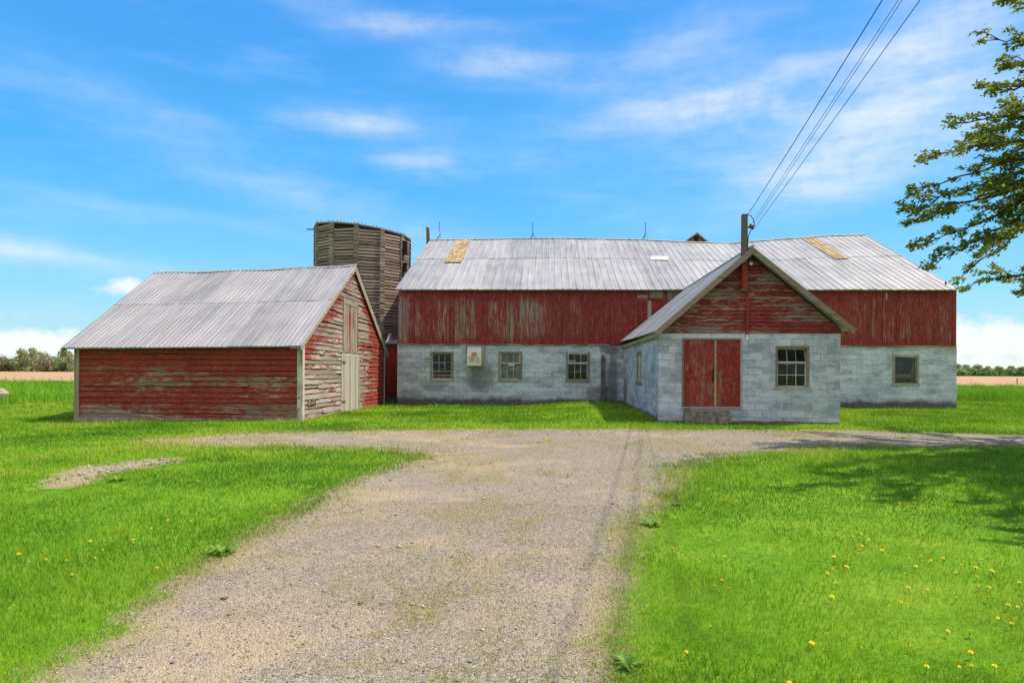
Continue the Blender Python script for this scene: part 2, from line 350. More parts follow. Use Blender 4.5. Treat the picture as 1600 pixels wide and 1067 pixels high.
def gravel_mat(name='gravel_ground', tan=.0):
    m, nt, b, _ = new_mat(name); p = wpos(nt)
    vo = nd(nt, 'TexVoronoi', {'Vector': p, 'Scale': 85.}); vo2 = nd(nt, 'TexVoronoi', {'Vector': p, 'Scale': 40.})
    r1 = nd(nt, 'SeparateColor', {0: vo.outputs['Color']}).outputs[0]; r2 = nd(nt, 'SeparateColor', {0: vo2.outputs['Color']}).outputs[1]
    big = noise(nt, p, .35, 5, .6); mid = noise(nt, p, 1.7, 5, .7)
    stone = ramp(nt, mth(nt, 'ADD', mth(nt, 'MULTIPLY', r1, .7), mth(nt, 'MULTIPLY', r2, .3)), [(.10, (.15, .13, .112)), (.45, (.33, .285, .24)), (.75, (.42, .365, .305)), (.95, (.56, .50, .43))])
    xg = sep(nt, p)[0]
    big = mth(nt, 'ADD', big, sm(nt, mth(nt, 'ADD', xg, mth(nt, 'MULTIPLY', mth(nt, 'SUBTRACT', mid, .5), 3.)), .9, -2.2, -.05, .09))
    dust = mix(nt, noise(nt, p, 40., 4, .8), (.42, .32, .21), (.58, .47, .33))
    col = mix(nt, sm(nt, mth(nt, 'ADD', big, mth(nt, 'MULTIPLY', mth(nt, 'SUBTRACT', mid, .5), .7)), .48-tan, .66-tan, .12, .85), stone, dust)
    fine = noise(nt, p, 130., 2, .5)
    col = mix(nt, sm(nt, fine, .3, .42, .55, 0), col, (.09, .08, .07))
    # thin moss and seedlings in worn patches
    gm = noise(nt, vmul(nt, vadd(nt, p, (7.3, 2.1, 0)), (.55, .35, 1)), 1., 6, .72); sp = noise(nt, p, 26., 4, .8)
    gmask = mth(nt, 'MULTIPLY', sm(nt, gm, .50, .62), sm(nt, sp, .42, .58, 0, .9))
    col = mix(nt, gmask, col, (.25, .235, .06))
    om = noise(nt, vadd(nt, p, (3., 9., 0)), 1.1, 5, .7)
    col = mix(nt, sm(nt, om, .62, .74, 0, .55), col, (.33, .20, .085))
    # soil, moss and thatch creeping in from the turf
    ed = attr(nt, 'edge'); en = noise(nt, p, 2.4, 6, .75); en2 = noise(nt, p, 34., 3, .8)
    ev = mth(nt, 'ADD', ed, mth(nt, 'MULTIPLY', mth(nt, 'SUBTRACT', en, .5), 1.1))
    em = mth(nt, 'MULTIPLY', sm(nt, ev, .52, .05), sm(nt, en2, .36, .56, .2, .85))
    mossc = mix(nt, sm(nt, noise(nt, p, 5., 5, .7), .38, .62), (.38, .28, .15), (.30, .32, .06))
    col = mix(nt, em, col, mossc)
    col = mix(nt, mth(nt, 'MULTIPLY', sm(nt, mth(nt, 'ADD', ed, mth(nt, 'MULTIPLY', mth(nt, 'SUBTRACT', en, .5), .9)), .20, .02), sm(nt, en2, .3, .5, .55, 1.)), col, (.15, .31, .02))
    col = vmul(nt, col, (.87, .87, .86))
    h = mth(nt, 'SUBTRACT', 1., mth(nt, 'ADD', mth(nt, 'MULTIPLY', vo.outputs['Distance'], 1.), mth(nt, 'MULTIPLY', vo2.outputs['Distance'], .8)))
    setb(nt, b, col=col, rough=.95, spec=.15, nor=bump(nt, h, .8, .02)); return m
M_gravel = gravel_mat(); M_dirt = gravel_mat('bare_dirt', .35)
def stone_mat():
    m, nt, b, _ = new_mat('loose_stones'); rnd = attr(nt)
    c = ramp(nt, rnd, [(.0, (.10, .088, .078)), (.3, (.25, .217, .185)), (.65, (.37, .32, .268)), (.9, (.46, .395, .32)), (1., (.62, .57, .50))])
    setb(nt, b, col=c, rough=.9, spec=.2); return m
M_stone = stone_mat()

# ------------------------------------------------------------------ camera
cam = bpy.data.cameras.new('camera'); co = bpy.data.objects.new('camera', cam); COL.objects.link(co); S.camera = co
cam.sensor_width = 36; cam.lens = 36*F/1600; cam.clip_end = 6000; cam.clip_start = .05
cx = math.cos(RO)*RT+math.sin(RO)*UP; cu = -math.sin(RO)*RT+math.cos(RO)*UP
mw = Matrix((( cx.x, cu.x, -FW.x, 0), (cx.y, cu.y, -FW.y, 0), (cx.z, cu.z, -FW.z, H), (0, 0, 0, 1))); co.matrix_world = mw
cam.shift_y = (CY-533.5)/1600

# ------------------------------------------------------------------ light and sky
SA, SB = .56, .085           # shadow drift per metre of height: to -X, to -Y
sd = Vector((SA, SB, 1)).normalized()
sun = bpy.data.lights.new('sun', 'SUN'); sun.energy = 3.3; sun.angle = R(.53); sun.color = (1, .955, .87)
so = bpy.data.objects.new('sun', sun); COL.objects.link(so); so.rotation_euler = sd.to_track_quat('Z', 'Y').to_euler()
W = bpy.data.worlds.new('World'); S.world = W; W.use_nodes = True; nt = W.node_tree; nt.nodes.clear()
wo = nt.nodes.new('ShaderNodeOutputWorld'); bg = nt.nodes.new('ShaderNodeBackground'); nt.links.new(bg.outputs[0], wo.inputs[0])
bg.inputs[1].default_value = .15
sky = nt.nodes.new('ShaderNodeTexSky'); sky.sky_type = 'NISHITA'; sky.sun_disc = False
sky.sun_elevation = math.asin(sd.z); sky.sun_rotation = math.atan2(sd.x, sd.y); sky.air_density = 1.25; sky.dust_density = .25; sky.ozone_density = 3.2
gen = nd(nt, 'TexCoord').outputs['Generated']; o = sep(nt, gen)
skyc = nd(nt, 'HueSaturation', {'Hue': .497, 'Saturation': sm(nt, o[2], 0., .5, 1.45, 1.25), 'Value': sm(nt, o[2], -.02, .45, .58, .95), 'Color': sky.outputs[0]}).outputs[0]
az = mth(nt, 'ARCTAN2', o[0], o[1]); el = mth(nt, 'ARCSINE', o[2])
pv = nd(nt, 'CombineXYZ', {0: mth(nt, 'MULTIPLY', az, 3.2), 1: mth(nt, 'MULTIPLY', el, 9.), 2: 0.}).outputs[0]
wz = nd(nt, 'TexNoise', {'Vector': pv, 'Scale': 1.3, 'Detail': 5., 'Roughness': .6}).outputs[1]
wr = sep(nt, nd(nt, 'VectorMath', {0: wz, 1: (.5, .5, .5)}, operation='SUBTRACT').outputs[0])
azw = mth(nt, 'ADD', az, mth(nt, 'MULTIPLY', wr[0], .16)); elw = mth(nt, 'ADD', el, mth(nt, 'MULTIPLY', wr[1], .055))
pc2 = nd(nt, 'CombineXYZ', {0: az, 1: el, 2: 0.}).outputs[0]
fine = noise(nt, pc2, 34., 7, .62)
wisp = noise(nt, nd(nt, 'VectorRotate', {'Vector': vmul(nt, pv, (1., 1.6, 1)), 'Angle': .25}, rotation_type='Z_AXIS').outputs[0], 1.6, 7, .6)
def azel(px, py): d = ray(px, py).normalized(); return math.atan2(d.x, d.y), math.asin(d.z)
cl = None; cu_m = None
for (px, py, rx, ry, tilt, st, kind) in [
    (560, 188, 95, 20, .05, .62, 0), (785, 102, 105, 20, 0., .72, 0), (660, 40, 110, 14, -.05, .35, 0), (645, 247, 62, 15, .0, .45, 0),
    (1120, 165, 160, 36, -.12, .95, 0), (1440, 80, 170, 80, -.5, .75, 0), (1400, 215, 240, 46, -.22, .6, 0), (1365, 275, 130, 20, -.05, .42, 0),
    (50, 398, 190, 17, .10, .60, 0), (430, 285, 300, 42, .33, .34, 0), (250, 330, 200, 12, .1, .2, 0), (1050, 90, 160, 40, -.25, .35, 0), (900, 260, 220, 60, .1, .14, 0), (500, 10, 200, 20, .12, .3, 0),
    (35, 538, 85, 24, 0., 1.25, 1), (198, 447, 36, 17, -.1, .95, 1), (1545, 535, 120, 34, .1, 1.2, 1), (1600, 575, 190, 34, .0, 1.1, 1), (-150, 520, 120, 40, 0, 1.2, 1), (1800, 500, 120, 60, 0, 1.2, 1)]:
    a0, e0 = azel(px, py); sx = rx/F; sy = ry/F
    A, E = (azw, elw) if kind == 0 else (az, el)
    du = mth(nt, 'SUBTRACT', A, a0); dv = mth(nt, 'ADD', mth(nt, 'SUBTRACT', E, e0), mth(nt, 'MULTIPLY', du, tilt))
    du = mth(nt, 'DIVIDE', du, sx); dv = mth(nt, 'DIVIDE', dv, sy)
    r2 = mth(nt, 'ADD', mth(nt, 'MULTIPLY', du, du), mth(nt, 'MULTIPLY', dv, dv))
    g = mth(nt, 'MULTIPLY', mth(nt, 'POWER', 2.718, mth(nt, 'MULTIPLY', r2, -1.)), st)
    if kind == 0: cl = g if cl is None else mth(nt, 'ADD', cl, g)
    else: cu_m = g if cu_m is None else mth(nt, 'MAXIMUM', cu_m, g)
cirrus = mth(nt, 'MULTIPLY', mth(nt, 'MINIMUM', cl, 1.1), sm(nt, mth(nt, 'ADD', mth(nt, 'MULTIPLY', wisp, .7), mth(nt, 'MULTIPLY', fine, .3)), .25, .72, .15, .80))
cumul = sm(nt, mth(nt, 'ADD', cu_m, mth(nt, 'MULTIPLY', mth(nt, 'SUBTRACT', fine, .5), 1.5)), .30, 1.05, 0, .86)
veil = sm(nt, wisp, .45, .85, 0, .12)
cm = mth(nt, 'MINIMUM', mth(nt, 'ADD', mth(nt, 'MAXIMUM', cirrus, cumul), veil), .95)
cm = mth(nt, 'MULTIPLY', cm, sm(nt, o[2], -.02, .01))
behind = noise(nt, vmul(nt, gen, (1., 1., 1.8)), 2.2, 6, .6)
fill_cloud = mth(nt, 'MULTIPLY', mth(nt, 'MULTIPLY', sm(nt, behind, .34, .58), sm(nt, o[1], .02, -.30)), sm(nt, o[2], .0, .06))  # bright clouds added behind the camera as neutral fill for the shaded walls
CLOUD = (3.3, 3.65, 4.05)
grade = ramp(nt, mth(nt, 'MULTIPLY', o[2], 1.4), [(0., (.36, .68, .98)), (.14, (.17, .60, 1.)), (.36, (.018, .39, .97)), (.80, (.004, .215, .86))])
skyc = mix(nt, .80, skyc, vmul(nt, grade, (4.1, 4.1, 4.1)))
fin = mix(nt, mth(nt, 'MULTIPLY', fill_cloud, .95), mix(nt, cm, skyc, CLOUD), (4.3, 4.3, 4.35)); nt.links.new(fin, bg.inputs[0])

S.view_settings.view_transform = 'Standard'; S.view_settings.look = 'None'; S.view_settings.exposure = .93; S.view_settings.gamma = 1
S.view_settings.use_white_balance = True; S.view_settings.white_balance_temperature = 7600; S.view_settings.white_balance_tint = 9

# ------------------------------------------------------------------ terrain
def ter(x, y):
    x = np.asarray(x, float); y = np.asarray(y, float)
    z = -.13*np.clip((-x-9.2)/4.5, 0, 1)*np.clip((y-15)/4, 0, 1)
    z = z+.20*np.exp(-((x-1.6)/1.9)**2)*np.clip((y-18.2)/5, 0, 1)*np.clip((45-y)/8, 0, 1)
    return z
def grid_sheet(name, xs, ys, mat, dz=0., fz=ter):
    X, Y = np.meshgrid(xs, ys); Z = fz(X, Y)+dz; V = np.stack([X, Y, Z], -1).reshape(-1, 3); nx, ny = len(xs), len(ys)
    i = np.arange(nx-1); j = np.arange(ny-1); I, J = np.meshgrid(i, j); a = (J*nx+I).ravel()
    P = np.stack([a, a+1, a+1+nx, a+nx], -1).ravel()
    return np_mesh(name, V, P, np.full(len(a), 4), mat, smooth=True)
xs = np.concatenate([np.linspace(-3000, -40, 12)[:-1], np.linspace(-40, 40, 161), np.linspace(40, 3000, 12)[1:]])
ys = np.concatenate([np.linspace(-2500, -2, 14)[:-1], np.linspace(-2, 60, 125), np.linspace(60, 5000, 14)[1:]])
g = grid_sheet('ground', xs, ys, M_ground); g['kind'] = 'structure'
flat = lambda X, Y: X*0.
fx = np.array([-3000, -400, -55, 43, 400, 3000.]);
def field_z(X, Y): return X*0.
fo = MB(); fo.face([(-900, 69, .006), (900, 68, .006), (2500, 460, .006), (-2500, 460, .006)]); f_ = fo.build('ploughed_field', M_field); f_['kind'] = 'structure'

# drive outline, surveyed on the ground
def dens(pts, step=.12, jit=.05):
    out = []
    for i in range(len(pts)):
        a = Vector(pts[i][:2]); b = Vector(pts[(i+1) % len(pts)][:2]); n = max(1, int((b-a).length/step)); n = min(n, 160)
        for k in range(n): q = a.lerp(b, k/n); out.append((q.x+random.gauss(0, jit), q.y+random.gauss(0, jit)))
    return out
edge_l = [(-50, 1120), (15, 1067), (192, 960), (262, 905), (372, 845), (450, 800), (520, 765), (590, 735), (640, 716), (612, 706), (560, 702), (400, 699), (280, 697), (205, 693)]
edge_f = [(215, 688), (300, 681), (380, 676), (600, 671), (800, 670), (1000, 670), (1330, 672), (1600, 680)]
edge_r = [(1600, 698), (1450, 700), (1300, 702), (1200, 706), (1100, 718), (1070, 738), (1052, 780), (1012, 815), (992, 870), (985, 950), (975, 1010), (990, 1067), (1010, 1120)]
P = [onZ(*q) for q in edge_l]+[onZ(*q) for q in edge_f]+[Vector((26, 17.6, 0)), Vector((26, 14.8, 0))]+[onZ(*q) for q in edge_r]
P = [p.to_2d() for p in P]+[Vector((.6, -3)), Vector((-2.8, -3))]
def grow(pts, d):
    n = len(pts); ar = sum(pts[i].x*pts[(i+1) % n].y-pts[(i+1) % n].x*pts[i].y for i in range(n)); sg = 1 if ar > 0 else -1; out = []
    for i in range(n):
        t = (pts[(i+1) % n]-pts[i-1]).normalized(); out.append(pts[i]+Vector((t.y, -t.x))*d*sg*min(1.6, max(.45, pts[i].y/7)))
    return out
DR = dens(grow(P, .13), .12, .03)
import bmesh
def inpoly(pts, X, Y):
    pts = np.array(pts); r = np.zeros(len(X), bool); j = len(pts)-1
    for i in range(len(pts)):
        xi, yi = pts[i]; xj, yj = pts[j]
        c = ((yi > Y) != (yj > Y)); 
        if c.any():
            r ^= c & (X < (xj-xi)*(Y-yi)/(yj-yi+1e-12)+xi)
        j = i
    return r
def seg_dist(q, X, Y):
    q = np.array([tuple(p)[:2] for p in q]); d2 = np.full(len(X), 1e9)
    for i in range(len(q)):
        a, b = q[i], q[(i+1) % len(q)]; e = b-a; t = np.clip(((X-a[0])*e[0]+(Y-a[1])*e[1])/(e@e+1e-9), 0, 1)
        d2 = np.minimum(d2, (X-a[0]-t*e[0])**2+(Y-a[1]-t*e[1])**2)
    return np.sqrt(d2)
def poly_sheet(name, pts, z, mat, step=.16, ymax=18.5, ymin=2.4):
    from mathutils.geometry import delaunay_2d_cdt
    n = len(pts); A = np.array(pts); gx, gy = np.meshgrid(np.arange(A[:, 0].min(), min(A[:, 0].max(), 13), step), np.arange(max(ymin, A[:, 1].min()), min(ymax, A[:, 1].max()), step)); gx = gx.ravel(); gy = gy.ravel()
    k = inpoly(pts, gx, gy); gx, gy = gx[k], gy[k]
    if len(pts) < 4000: k = seg_dist(pts, gx, gy) > step*.4; gx, gy = gx[k], gy[k]
    vo, _, fo_, *_r = delaunay_2d_cdt([Vector(q) for q in pts]+[Vector(q) for q in zip(gx, gy)], [(i, (i+1) % n) for i in range(n)], [], 1, 1e-5)
    me = bpy.data.meshes.new(name); me.from_pydata([(v.x, v.y, z) for v in vo], [], [tuple(f) for f in fo_]); me.update()
    VX = np.array([v.x for v in vo]); VY = np.array([v.y for v in vo])
    at = me.attributes.new('edge', 'FLOAT', 'POINT'); at.data.foreach_set('value', seg_dist(pts, VX, VY).astype(np.float32))
    if me.polygons[0].normal.z < 0: me.flip_normals()
    me.materials.append(mat); o_ = bpy.data.objects.new(name, me); COL.objects.link(o_); o_['kind'] = 'structure'; return o_
poly_sheet('gravel_drive', DR, .004, M_gravel)
DP = [onZ(*q) for q in [(66, 757), (85, 742), (130, 729), (190, 722), (240, 717), (284, 715), (279, 723), (235, 730), (205, 735), (170, 741), (135, 757), (100, 764), (78, 764)]]
DPJ = dens([p.to_2d() for p in DP], .06, .04)
poly_sheet('bare_soil', dens(grow([p.to_2d() for p in DP], .10), .08, .02), .004, M_dirt, .1)
def vnoise(X, Y, sc, seed=0):
    """cheap smooth value noise"""
    r = np.random.default_rng(seed).random((64, 64)); x = X*sc; y = Y*sc
    i = np.floor(x).astype(int); j = np.floor(y).astype(int); u = x-i; v = y-j; u = u*u*(3-2*u); v = v*v*(3-2*v)
    g_ = lambda a, b: r[a % 64, b % 64]
    return (g_(i, j)*(1-u)+g_(i+1, j)*u)*(1-v)+(g_(i, j+1)*(1-u)+g_(i+1, j+1)*u)*v
PS = [p for p in P]
SHED_X0, SHED_X1, SHED_Y0, SHED_Y1 = -13.95, -7.17, 19.5, 29.45
FOOT = [(SHED_X0, SHED_X1, SHED_Y0, SHED_Y1), (3.16, 8.26, 19.8, 29.1), (-6.6, 16.9, 28.95, 46.3), (-9.3, -6.5, 30.5, 36), (-13.2, -7.7, 35.2, 40.8)]
def blades(name, N, y0, y1, hmin, hmax, width, mat, label, keep=None, lean=.5, seed=1, pw=1.0, margin=2.5, xr=None, wind=-.25, cont=False):
    r = np.random.default_rng(seed)
    # even density over the wedge seen from the drive, plus a margin for stepping aside
    Y = np.sqrt(r.random(N)*(y1**2-y0**2)+y0**2)
    if cont: Y = y0+(y1-y0)*r.random(N)**1.5
    half = .80*Y+margin; X = (r.random(N)*2-1)*half - .05*Y
    if xr is not None: k = (X > xr[0]) & (X < xr[1]); X, Y = X[k], Y[k]
    k = np.ones(len(X), bool)
    for (a, b, c, d) in FOOT: k &= ~((X > a) & (X < b) & (Y > c) & (Y < d))
    if keep is not None: k &= keep(X, Y, r)
    X, Y = X[k], Y[k]; n = len(X)
    big = vnoise(X, Y, .9, 5)*.6+vnoise(X, Y, 2.7, 6)*.4
    h = (hmin+(hmax-hmin)*r.random(n)**pw)*(.40+1.2*big)*(1+np.clip((Y-6)/30, 0, .8))
    h = h*np.where(r.random(n) < .03, 1.8, 1.0)
    D = Y; w = np.maximum(width, .00085*D)*(.7+.6*r.random(n))
    a = r.random(n)*2*np.pi; dx, dy = np.cos(a), np.sin(a)
    b = r.random(n)*2*np.pi; ln = lean*(.3+r.random(n))*h; lx, ly = np.cos(b)*ln+wind*h*.5, np.sin(b)*ln
    z0 = ter(X, Y)-.004
    V = np.empty((n, 5, 3), np.float32)
    V[:, 0] = np.stack([X-dx*w/2, Y-dy*w/2, z0], -1); V[:, 1] = np.stack([X+dx*w/2, Y+dy*w/2, z0], -1)
    V[:, 2] = np.stack([X+dx*w*.36+lx*.35, Y+dy*w*.36+ly*.35, z0+h*.58], -1); V[:, 3] = np.stack([X-dx*w*.36+lx*.35, Y-dy*w*.36+ly*.35, z0+h*.58], -1)
    V[:, 4] = np.stack([X+lx, Y+ly, z0+h], -1)
    base = (np.arange(n)*5)[:, None]
    pf = np.concatenate([base+np.array([0, 1, 2, 3]), base+np.array([3, 2, 4])], 1).ravel()
    sz = np.tile([4, 3], n)
    rn = np.clip(r.random(n)*.75+.95*(vnoise(X, Y, .40, 9)-.5)+.7*(vnoise(X, Y, 1.3, 19)-.5)+.3*(vnoise(X, Y, 4., 29)-.5)+.10, 0, 1)
    o_ = np_mesh(name, V.reshape(-1, 3), pf, sz, mat, np.repeat(rn, 5)); tag(o_, label, 'grass', kind='stuff'); return o_
def sdist(X, Y):
    """signed distance to the drive edge, positive on the gravel"""
    q = np.array([tuple(p) for p in PS]); d2 = np.full(len(X), 1e9)
    for i in range(len(q)):
        a, b = q[i], q[(i+1) % len(q)]; e = b-a; t = np.clip(((X-a[0])*e[0]+(Y-a[1])*e[1])/(e@e+1e-9), 0, 1)
        d2 = np.minimum(d2, (X-a[0]-t*e[0])**2+(Y-a[1]-t*e[1])**2)
    return np.sqrt(d2)*np.where(inpoly(PS, X, Y), 1, -1)
def off_drive(X, Y, r):
    w_ = np.clip(Y/7, .6, 1.8); s_ = sdist(X, Y)/w_+(vnoise(X, Y, 1.7, 31)-.5)*.30+(vnoise(X, Y, 5.5, 33)-.5)*.30
    k = r.random(len(X)) < np.clip((.30-s_)/.30, 0, 1)**1.3
    k &= r.random(len(X)) < np.clip(.45+1.0*(vnoise(X, Y, .55, 71)*.5+vnoise(X, Y, 1.9, 72)*.5), 0, 1)
    return k & ~(inpoly(DPJ, X+(vnoise(X, Y, 4., 61)-.5)*.5, Y+(vnoise(X, Y, 4., 62)-.5)*.9) & (r.random(len(X)) > .35*vnoise(X, Y, 3., 63)))
def off_drive_old(X, Y, r):
    jx = X+(vnoise(X, Y, 3.1, 31)-.5)*.28; jy = Y+(vnoise(X, Y, 3.1, 32)-.5)*.28*np.clip(Y/6, 1, 2.5)
    k = ~inpoly(PS, jx, jy)
    return k & ~(inpoly(DPJ, X, Y) & (r.random(len(X)) > .06))
lawn_stop = lambda X, Y, r: off_drive(X, Y, r)
blades('lawn_grass', 680000, 2.6, 40, .020, .058, .0031, M_blade, 'mown bright green lawn grass either side of the drive and around the buildings', lawn_stop, seed=1, margin=1.2, cont=True, lean=.8)
def outer(X, Y, r): return lawn_stop(X, Y, r) & (np.abs(X+.05*Y) > .80*Y+.6)
blades('lawn_grass', 520000, .6, 34, .020, .058, .0055, M_blade, 'mown green lawn grass further out beside the yard', outer, seed=12, margin=9., cont=True, lean=.8)
def tallk(X, Y, r):
    e = 26+5*vnoise(X, Y, .25, 3); return (r.random(len(X)) < np.clip((Y-np.where(X < 0, e, e+9))/4, 0, 1)) & ((X < -13.5) | (X > 16.9))
blades('tall_grass', 300000, 24, 70, .10, .28, .02, M_tall, 'taller unmown green grass between the lawn and the ploughed field', tallk, seed=4, margin=1, pw=1.4)
def fringe(X, Y, r):
    # thin yellowish growth where the gravel edge meets the lawn and along the crown of the drive
    w_ = np.clip(Y/7, .6, 1.8); s_ = sdist(X, Y)/w_; n = vnoise(X, Y, 1.1, 41)*.6+vnoise(X, Y, 4.3, 42)*.4
    pr = np.exp(-np.abs(s_-.10)/.22)*np.clip((n-.22)*2.8, 0, 1)
    pr = np.maximum(pr, np.where(s_ > 0, np.exp(-np.abs(s_)/.55)*np.clip((n-.52)*4, 0, .8), 0))
    crown = np.exp(-((X+.25+.3*np.sin(Y*.5))/.45)**2)*(Y < 7)*np.clip((n-.48)*5, 0, .55)
    pr = np.maximum(pr, np.where(s_ > 0, np.maximum(crown, np.clip((n-.70)*4, 0, .5)), 0))
    return r.random(len(X)) < pr
blades('drive_weeds', 420000, 2.6, 17.5, .012, .040, .0036, M_weedy, 'sparse yellow green growth along the edges and crown of the gravel drive', fringe, seed=6, lean=1.0, margin=-.5, xr=(-9, 9), cont=True)

# loose stones
def stones(name, N, y0, y1, smin, smax, label, region, seed, x0=-4., x1=3.5):
    r = np.random.default_rng(seed); Y = np.sqrt(r.random(N)*(y1**2-y0**2)+y0**2); X = x0+(x1-x0)*r.random(N)
    k = region(X, Y, r); X, Y = X[k], Y[k]; n = len(X); s = smin+(smax-smin)*r.random(n)**2.2
    d = np.array([[1, 0, 0], [0, 1, 0], [-1, 0, 0], [0, -1, 0], [0, 0, .7], [0, 0, -.5]], float)
    V = d[None]*(.55+.6*r.random((n, 6, 1))); a = r.random(n)*6.28; c, q = np.cos(a)[:, None], np.sin(a)[:, None]
    V[..., 0] *= (.8+.7*r.random((n, 1))); x = V[..., 0]*c-V[..., 1]*q; y = V[..., 0]*q+V[..., 1]*c; V[..., 0] = x+.25*(r.random((n, 6))-.5); V[..., 1] = y
    V *= s[:, None, None]*.5; V += np.stack([X, Y, .004+s*.14+ter(X, Y)], -1)[:, None]
    F_ = np.array([[0, 1, 4], [1, 2, 4], [2, 3, 4], [3, 0, 4], [1, 0, 5], [2, 1, 5], [3, 2, 5], [0, 3, 5]])
    pf = ((np.arange(n)*6)[:, None, None]+F_[None]).ravel()
    o_ = np_mesh(name, V.reshape(-1, 3), pf, np.full(n*8, 3), M_stone, np.repeat(r.random(n), 6)); tag(o_, label, 'gravel', kind='stuff')
def on_drive(X, Y, r):
    n = vnoise(X, Y, .8, 51); return inpoly(PS, X, Y) & (r.random(len(X)) < .35+.9*n)
stones('loose_gravel', 75000, 2.7, 7.5, .006, .018, 'loose grey and tan stones on the near part of the drive', on_drive, 8)
stones('loose_gravel', 40000, 7.5, 17.5, .010, .026, 'loose grey stones on the far part of the drive', on_drive, 9, -8.5, 9)
stones('loose_gravel', 2600, 2.7, 11, .022, .050, 'scattered larger stones lying on the drive', lambda X, Y, r: inpoly(PS, X, Y) & (r.random(len(X)) < .5*vnoise(X, Y, 1.3, 81)**2+.06), 14)
stones('loose_gravel', 9000, 8.3, 11.6, .02, .07, 'pebbles on the bare soil patch in the left lawn', lambda X, Y, r: inpoly(DPJ, X, Y) & (r.random(len(X)) < .13*(.3+1.4*vnoise(X, Y, 1.5, 3))), 10, -8.2, -4.9)

# ------------------------------------------------------------------ builders for walls
def lerp(a, b, t): return a+(b-a)*t
def holed_wall(mb, x0, x1, z0, z1, y, t, holes, ax='x'):
    """block wall in plane y (outer face) with openings; t = inward depth (signed)"""
    xs_ = sorted({x0, x1, *[h[0] for h in holes], *[h[1] for h in holes]}); zs_ = sorted({z0, z1, *[h[2] for h in holes], *[h[3] for h in holes]})
    pt = (lambda u, w, d: (u, y+d, w)) if ax == 'x' else (lambda u, w, d: (y+d, u, w))
    inside = lambda u, w: any(h[0] < u < h[1] and h[2] < w < h[3] for h in holes)
    for i in range(len(xs_)-1):
        for j in range(len(zs_)-1):
            a, b, c, d = xs_[i], xs_[i+1], zs_[j], zs_[j+1]
            if inside((a+b)/2, (c+d)/2): continue
            mb.face([pt(a, c, 0), pt(b, c, 0), pt(b, d, 0), pt(a, d, 0)], .5); mb.face([pt(a, d, t), pt(b, d, t), pt(b, c, t), pt(a, c, t)], .5)
    def ring(a, b, c, d):
        for p, q in (((a, c), (b, c)), ((b, c), (b, d)), ((b, d), (a, d)), ((a, d), (a, c))): mb.face([pt(*p, 0), pt(*q, 0), pt(*q, t), pt(*p, t)], .5)
    ring(x0, x1, z0, z1)
    for h in holes: ring(*h)

def clap(mb, O, U, N, z0, lim, h, zmax, holes=(), gapz=.0, proud=.028, wob=.006, seg=.55, blen=(1.6, 4.2), rag=.006, cut=None):
    """lap siding. O origin, U unit along wall, N outward; lim(z)->(u0,u1)"""
    O = Vector(O); U = Vector(U); N = Vector(N); k = 0; z = z0
    def band(u0, u1, zb, zt, l0t, l1t):
        # split into boards
        u = u0
        while u < u1-.02:
            L = random.uniform(*blen); v = min(u1, u+L)
            if u1-v < .4: v = u1
            r = random.random(); n = max(1, int((v-u)/seg)); dz = random.gauss(0, rag); tw = random.gauss(0, .004)
            row = []
            for i in range(n+1):
                t = i/n; uu = lerp(u, v, t); pb = proud+random.gauss(0, wob)+tw
                zz = zb+dz+random.gauss(0, rag*.5)
                ut = min(max(uu, l0t), l1t)
                row.append((uu, ut, pb, zz))
            for i in range(n):
                (ua, ta, pa, za), (ub, tb, pb, zb2) = row[i], row[i+1]
                if ub-ua < .003: continue
                ga = .0015 if i == 0 else 0; gb = .0015 if i == n-1 else 0
                A = O+U*(ua+ga)+N*pa+UP*za; B = O+U*(ub-gb)+N*pb+UP*zb2
                C = O+U*(max(tb, ta)-gb)+N*.008+UP*zt; D = O+U*(ta+ga)+N*.008+UP*zt
                mb.face([A, B, C, D], r)
                mb.face([O+U*(ua+ga)+UP*za, O+U*(ub-gb)+UP*zb2, B, A], r)
                if i == n-1: mb.face([B, O+U*(ub-gb)+UP*zb2, O+U*(max(tb, ta)-gb)+UP*zt, C], r)
                if i == 0: mb.face([O+U*(ua+ga)+UP*za, A, D, O+U*(ta+ga)+UP*zt], r)
            u = v
    while z < zmax-.01:
        zt = min(z+h+(.012 if gapz == 0 else -gapz*random.uniform(.3, 1.3)), zmax+.02); l0, l1 = lim(z); t0, t1 = lim(min(zt, zmax))
        if l1-l0 < .06: break
        segs = [(l0, l1)]
        for (a, b, c, d) in holes:
            if z+h*.5 > c and z+h*.5 < d:
                segs = [q for s in segs for q in (((s[0], min(a, s[1])), (max(b, s[0]), s[1])) if s[0] < b and s[1] > a else (s,)) if q[1]-q[0] > .02]
        for (a, b) in segs:
            if cut and cut(a, b, z): continue
            band(a, b, z, zt, t0 if a == l0 else a, t1 if b == l1 else b)
        z += h
def vboards(mb, O, U, N, u0, u1, zb, zt, w=(.2, .3), th=.024, rag=.02, gap=.004):
    O = Vector(O); U = Vector(U); N = Vector(N); u = u0
    while u < u1-.02:
        ww = random.uniform(*w); v = min(u1, u+ww)
        if u1-v < .08: v = u1
        d = abs(random.gauss(0, .004)); g = abs(random.gauss(0, gap)); b0 = zb(u)-random.random()*rag
        a = O+U*(u+g/2); b = O+U*(v-g/2); i0 = N*d; i1 = N*(d+th)
        mb.hexa([a+i1+UP*b0, b+i1+UP*b0, b+i0+UP*b0, a+i0+UP*b0, a+i1+UP*zt(u), b+i1+UP*zt(v), b+i0+UP*zt(v), a+i0+UP*zt(u)])
        u = v
